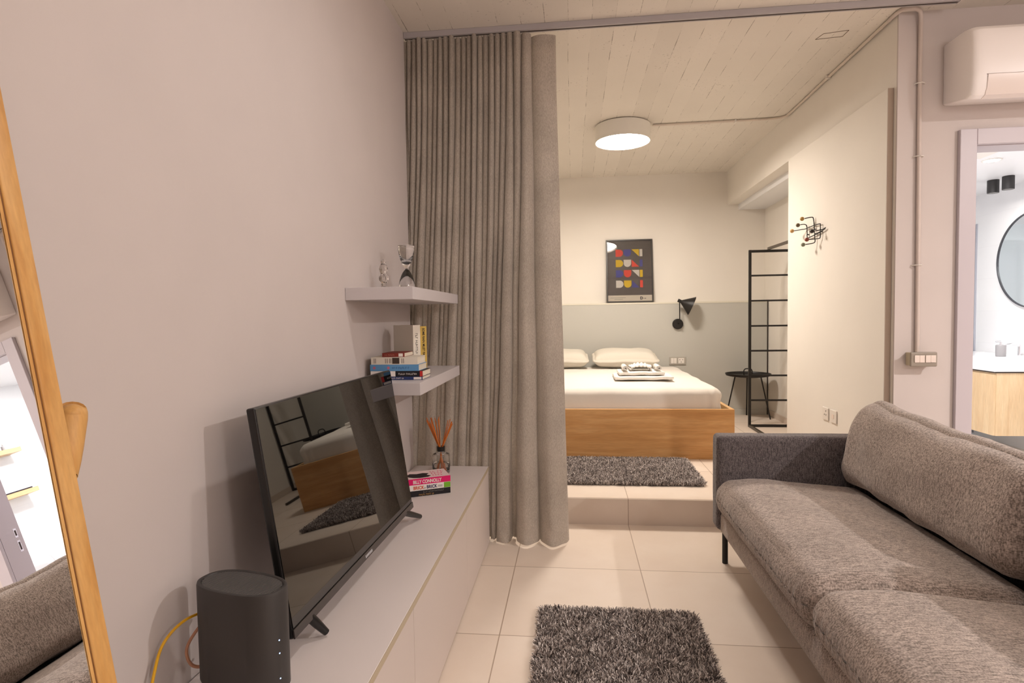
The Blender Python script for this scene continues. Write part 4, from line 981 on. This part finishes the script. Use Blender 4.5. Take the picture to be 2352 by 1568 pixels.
# ------------------------------------------------------------------ air conditioner
ac = thing('air_conditioner', (2.25, WF, 2.22), 'white wall air conditioner above the bathroom doorway', 'air conditioner')
XA0, XA1 = 1.846, 2.66
def acprof(x, inset=0.0):
    P_ = [(0.0, 2.228), (-0.175, 2.195), (-0.200, 2.205), (-0.213, 2.235), (-0.220, 2.30), (-0.220, 2.46), (-0.212, 2.500), (-0.190, 2.520), (-0.150, 2.528), (0.0, 2.528)]
    return [(x, WF-0.0015+min(p[0], 0), p[1]) for p in P_]
def ac_shell():
    bm = bmesh.new(); rings = []
    n = 10
    for (x, sc) in ((XA0, 0.90), (XA0+0.004, 0.945), (XA0+0.012, 0.975), (XA0+0.028, 0.995), (XA0+0.05, 1.0), (XA1-0.05, 1.0), (XA1-0.012, 0.975), (XA1, 0.90)):
        ring = []
        for (xx, y, z) in acprof(x):
            yy = WF-0.0015-(WF-0.0015-y)*sc; zz = 2.365+(z-2.365)*(0.5+0.5*sc if sc < 1 else 1)
            ring.append(bm.verts.new((x, yy, zz)))
        rings.append(ring)
    for A, B in zip(rings, rings[1:]):
        m = len(A)
        for k in range(m): bm.faces.new((A[k], A[(k+1) % m], B[(k+1) % m], B[k]))
    bm.faces.new(rings[0]); bm.faces.new(rings[-1][::-1])
    mb = MB(); mb.bm.free(); mb.bm = bm
    o = mb.build('housing', M_AC, ac, True)
    o.modifiers.clear()
    bv = o.modifiers.new('b', 'BEVEL'); bv.width = 0.006; bv.segments = 3; bv.limit_method = 'ANGLE'; bv.angle_limit = math.radians(25)
    es = o.modifiers.new('e', 'EDGE_SPLIT'); es.split_angle = math.radians(35)
ac_shell()
# flap: closed panel across the lower front
MB().prism([(-0.177, 2.1935), (-0.2025, 2.204), (-0.2160, 2.235), (-0.2235, 2.290), (-0.2215, 2.292), (-0.2135, 2.236), (-0.2000, 2.2065), (-0.176, 2.196)], XA1-XA0-0.12, Matrix(((0, 0, 1, XA0+0.06), (1, 0, 0, WF-0.0015), (0, 1, 0, 0), (0, 0, 0, 1)))).build('air_flap', mat('flap_white', (232, 220, 214), 0.3), ac, True)
MB().box((XA0+0.055, WF-0.2228, 2.2915), (XA1-0.055, WF-0.2195, 2.2935)).build('flap_gap', mat('gap_grey', (150, 134, 128), 0.7), ac)
MB().box((XA0+0.02, WF-0.0016, 2.235), (XA1-0.02, WF-0.0004, 2.52)).build('mounting_plate', M_DARKGAP, ac)

# ------------------------------------------------------------------ black clothes rack in the niche
ck = thing('clothes_rack', (1.80, 5.48, ZP), 'black metal ladder-frame clothes rack standing in the niche', 'clothes rack')
yF = 5.48; zT = 1.792
MB().box((1.622, yF-0.011, ZP+0.0005), (1.644, yF+0.011, zT), 0.001).build('post', M_BLACK, ck)
MB().box((1.985, yF-0.011, ZP+0.0005), (2.006, yF+0.011, zT), 0.001).build('post', M_BLACK, ck)
MB().box((1.6445, yF-0.011, zT-0.024), (1.9845, yF+0.011, zT-0.001), 0.001).build('top_bar', M_BLACK, ck)
MB().box((1.6445, yF-0.011, ZP+0.001), (1.9845, yF+0.011, ZP+0.023), 0.001).build('bottom_bar', M_BLACK, ck)
for z in (1.557, 1.326, 1.094, 0.864, 0.634, 0.404): MB().box((1.6445, yF-0.007, z-0.008), (1.9845, yF+0.007, z+0.008), 0.001).build('rung', M_BLACK, ck)
MB().box((1.790, 4.505, zT-0.0005), (1.812, yF+0.011, zT+0.0215), 0.001).build('hanging_rail', mat('rail_black', (70, 60, 48), 0.35), ck)
MB().box((1.622, 4.75, ZP+0.001), (1.644, yF-0.0115, ZP+0.022), 0.001).build('floor_bar', mat('floor_bar_black', (62, 54, 44), 0.35), ck)
MB().box((1.790, 4.505, ZP+0.001), (1.812, 4.525, zT-0.001), 0.001).build('post', M_BLACK, ck)

# side table
TX, TY, TZ = 1.746, 5.915, 0.598
st = thing('side_table', (TX, TY, ZP), 'round black metal tray table on four splayed legs beside the bed', 'side table')
MB().lathe([(0, TZ-0.010), (0.190, TZ-0.010), (0.205, TZ-0.004), (0.214, TZ+0.012), (0.216, TZ+0.012), (0.208, TZ-0.008), (0.192, TZ-0.0125), (0, TZ-0.0125)], (TX, TY, 0), 56).build('tray_top', M_BLACK, st, True)
for k in range(4):
    a = math.radians(-13+90*k)
    p0 = Vector((TX+0.118*math.cos(a), TY+0.118*math.sin(a), TZ-0.012)); p1 = Vector((TX+0.208*math.cos(a), TY+0.208*math.sin(a), ZP+0.0005))
    MB().tube([p0, p1], 0.0065, 10).build('leg', M_BLACK, st, True)
MB().tube([(TX+0.118*math.cos(2*PI*k/28), TY+0.118*math.sin(2*PI*k/28), TZ-0.018) for k in range(28)], 0.005, 8, closed=True).build('ring_brace', M_BLACK, st, True)
MB().tube(arc([(TX-0.038, TY, TZ-0.006), (TX-0.040, TY, TZ+0.035), (TX-0.026, TY, TZ+0.056), (TX, TY, TZ+0.060), (TX+0.026, TY, TZ+0.056), (TX+0.040, TY, TZ+0.035), (TX+0.038, TY, TZ-0.006)], 5), 0.0055, 8).build('carry_handle', M_BLACK, st, True)

# ------------------------------------------------------------------ wire coat rack with balls
hk = thing('coat_hooks', (1.6045, 3.98, 1.76), 'black wire coat hooks with coloured wooden balls on the side wall', 'coat rack')
XW = 1.592; XB = 1.548
wires = [
    [(XB, 4.02, 1.838), (XW-0.012, 4.00, 1.842), (XW, 3.992, 1.834), (XW, 3.978, 1.78), (XW, 3.975, 1.742), (XW, 3.945, 1.727), (XW, 3.87, 1.732), (XW, 3.815, 1.738)],
    [(XB, 4.085, 1.808), (XW-0.012, 4.105, 1.812), (XW, 4.098, 1.800), (XW, 4.090, 1.760), (XW, 4.087, 1.722), (XW, 4.060, 1.716), (XW, 3.96, 1.722), (XW, 3.88, 1.728), (XW, 3.808, 1.745)],
    [(XB, 4.195, 1.783), (XW-0.012, 4.150, 1.784), (XW, 4.120, 1.783), (XW, 4.00, 1.785), (XW, 3.895, 1.782), (XW, 3.883, 1.772), (XW, 3.883, 1.720), (XW, 3.886, 1.692), (XW-0.010, 3.905, 1.688), (XB, 3.945, 1.690)],
    [(XB, 4.000, 1.664), (XW-0.010, 3.975, 1.668), (XW, 3.963, 1.676), (XW, 3.965, 1.70), (XW, 3.970, 1.735)],
    [(XB, 3.865, 1.733), (XW-0.008, 3.845, 1.738), (XW, 3.815, 1.742)],
]
for wr_ in wires: MB().tube(arc(wr_, 6), 0.0032, 8).build('wire', M_BLACK, hk, True)
for (y, z, c) in ((4.030, 1.838, (176, 140, 72)), (4.100, 1.807, (104, 88, 62)), (4.205, 1.783, (206, 162, 104)), (3.868, 1.733, (34, 28, 28)), (3.950, 1.690, (140, 68, 54)), (4.010, 1.664, (128, 132, 112))):
    b_ = MB().sphere((XB-0.012, y, z), 0.0135, 12).build('ball', mat('ball', c, 0.4), hk, 'all')
for (y, z) in ((3.975, 1.76), (4.09, 1.74), (3.883, 1.73)): MB().cyl((XW, y, z), (1.6045, y, z), 0.004, 8).build('wall_stud', M_BLACK, hk)

# ------------------------------------------------------------------ bathroom furniture
va = thing('bathroom_vanity', (3.66, 5.42, 0.17), 'pale oak floating vanity with thick white basin top in the bathroom', 'vanity')
MB().box((3.452, 5.045, 0.172), (3.865, 5.90, 0.690), 0.001).build('cabinet_body', M_LOAK, va)
MB().box((3.436, 5.048, 0.174), (3.4515, 5.470, 0.678), 0.001).build('door', M_LOAK, va); MB().box((3.436, 5.473, 0.174), (3.4515, 5.898, 0.678), 0.001).build('door', M_LOAK, va)
MB().box((3.425, 5.030, 0.702), (3.868, 5.92, 0.815), 0.006).build('basin_top', mat('basin_white', (245, 245, 246), 0.15), va)
MB().box((3.445, 5.047, 0.6905), (3.866, 5.90, 0.7015)).build('shadow_gap', M_DARKGAP, va)
MB().tube(arc([(3.80, 5.30, 0.816), (3.80, 5.30, 0.90), (3.77, 5.30, 0.915), (3.70, 5.30, 0.905)]), 0.011, 12).build('faucet', M_CHROME, va, True)
sd = thing('soap_dispenser', (3.60, 5.22, 0.8155), 'grey soap dispenser with chrome pump on the white basin top', 'soap dispenser')
MB().lathe([(0, 0.8155), (0.034, 0.8155), (0.036, 0.82), (0.036, 0.905), (0.032, 0.912), (0, 0.912)], (3.60, 5.22, 0), 28).build('bottle', mat('soap_grey', (150, 148, 150), 0.4), sd, True)
MB().cyl((3.60, 5.22, 0.9125), (3.60, 5.22, 0.935), 0.009, 14).cyl((3.60, 5.22, 0.942), (3.56, 5.22, 0.940), 0.006, 10).build('pump', M_CHROME, sd, True)
rm = thing('round_mirror', (3.868, 5.245, 1.630), 'round mirror with a thin black rim on the bathroom wall', 'mirror')
RX = Matrix.Rotation(-PI/2, 4, 'Y')
MB().lathe([(0, 0.004), (0.400, 0.004), (0.400, 0.016), (0, 0.016)], (3.869, 5.245, 1.630), 72, RX).build('mirror_glass', M_BMIRROR, rm)
MB().lathe([(0.4005, 0.002), (0.409, 0.002), (0.409, 0.024), (0.4005, 0.024), (0.4005, 0.002)], (3.869, 5.245, 1.630), 72, RX).build('rim', mat('mirror_rim', (60, 60, 66), 0.4), rm)
for k, (x, y) in enumerate(((3.54, 5.26), (3.56, 5.12))):
    t = thing('spotlight', (x, y, 2.30), 'black cylinder ceiling spotlight in the bathroom, %s of the two' % ('farther left' if k == 0 else 'nearer right'), 'spotlight', 'black bathroom spotlights')
    MB().lathe([(0, 2.2995), (0.040, 2.2995), (0.041, 2.297), (0.041, 2.192), (0.037, 2.192), (0.034, 2.21), (0, 2.215)], (x, y, 0), 32).build('can', mat('spot_can', (46, 44, 44), 0.5), t, True)
    MB().lathe([(0, 2.205), (0.033, 2.205), (0.033, 2.2085), (0, 2.2085)], (x, y, 0), 24).build('bulb', M_GLOWW, t)
t = thing('ceiling_panel_light', (2.75, 4.3, 2.30), 'white square panel light on the bathroom ceiling', 'ceiling lamp')
MB().box((2.58, 4.13, 2.291), (2.92, 4.47, 2.2995), 0.002).build('panel', M_WHITE, t)
# second round light seen high behind the jamb
t = thing('ceiling_downlight', (3.05, 4.55, 2.30), 'small recessed white downlight in the bathroom ceiling near the jamb', 'ceiling lamp')
MB().lathe([(0.05, 2.2995), (0.06, 2.2995), (0.06, 2.294), (0.05, 2.294), (0.05, 2.2995)], (3.05, 4.55, 0), 28).build('ring', M_WHITE, t, True)
MB().lathe([(0, 2.2988), (0.0495, 2.2988), (0.0495, 2.2955), (0, 2.2955)], (3.05, 4.55, 0), 28).build('diffuser', M_GLOWW, t)
sg = thing('shower_screen', (3.4, 5.95, 0), 'clear glass shower screen at the far end of the bathroom', 'shower screen')
MB().box((2.95, 5.948, 0.03), (3.858, 5.956, 2.02)).build('glass_pane', M_SHOWER, sg)
MB().box((3.856, 5.940, 0.02), (3.8695, 5.964, 2.03), 0.001).build('wall_profile', mat('profile_grey', (168, 170, 180), 0.4), sg)
# shelves and toilet that the standing mirror shows
for z, y1, lb in ((1.70, 4.48, 'upper pale oak wall shelf in the bathroom, seen in the mirror'), (1.315, 4.50, 'lower pale oak wall shelf in the bathroom, seen in the mirror')):
    tag(MB().box((3.735, 3.95, z-0.040), (3.8695, y1, z), 0.001).build('wall_shelf', M_LOAKY, None, off=(3.8695, 4.35, z)), lb, 'shelf', 'oak bathroom shelves')
for k, (y, c, h, lb) in enumerate(((4.32, (30, 48, 110), 0.075, 'dark blue cosmetic bottle on the upper bathroom shelf'), (4.40, (190, 190, 194), 0.06, 'short grey jar on the upper bathroom shelf'))):
    t = thing('bottle' if k == 0 else 'jar', (3.80, y, 1.7005), lb, 'toiletry')
    MB().lathe([(0, 0), (0.022, 0), (0.024, 0.003), (0.024, h*0.7), (0.012, h*0.8), (0.012, h*0.86)]+[(0, h*0.86)], (3.80, y, 1.7005), 20).build('body', paper(c), t, True)
    MB().lathe([(0, h*0.865), (0.014, h*0.865), (0.014, h), (0, h)], (3.80, y, 1.7005), 20).build('cap', M_WHITE, t, True)
tag(MB().box((3.745, 4.05, 1.3155), (3.862, 4.46, 1.328), 0.003).build('folded_mat', paper((48, 40, 46)), None, off=(3.80, 4.37, 1.3155)), 'dark folded mat lying on the lower bathroom shelf', 'mat')
to = thing('toilet', (3.62, 4.28, 0), 'white toilet with raised seat against the bathroom side wall', 'toilet')
M_CER = mat('white_ceramic', (244, 244, 246), 0.12)
MB().box((3.72, 3.98, 0.0005), (3.868, 4.60, 0.80), 0.008, None, 3).build('cistern', M_CER, to, True)
MB().lathe(smooth_prof([(0, 0.0008), (0.11, 0.0008), (0.115, 0.05), (0.125, 0.25), (0.175, 0.38), (0.185, 0.405), (0.165, 0.405), (0.13, 0.30), (0, 0.26)], 3), (3.515, 4.22, 0), 36, sx=1.05, sy=0.95).build('bowl', M_CER, to, 'all')
MB().lathe([(0.125, -0.006), (0.18, -0.006), (0.182, 0.0), (0.18, 0.006), (0.125, 0.006), (0.125, -0.006)], (3.675, 4.22, 0.60), 40, Matrix.Rotation(math.radians(80), 4, 'Y'), sx=1.15, sy=1.0).build('seat_ring', M_CER, to, True)

# unseen globe added behind the viewer to brighten the living area
t = thing('fill_globe', (2.10, -0.70, HC), 'added glowing globe, unseen behind the viewer, brightening the room', 'added fill light')
MB().cyl((2.10, -0.70, 2.30), (2.10, -0.70, HC-0.001), 0.003, 8).build('cord', M_BLACK, t)
MB().sphere((2.10, -0.70, 2.15), 0.15, 20).build('globe', mat('globe_glow', (255, 250, 240), 0.4, emit=(255, 248, 244), es=54), t, 'all')
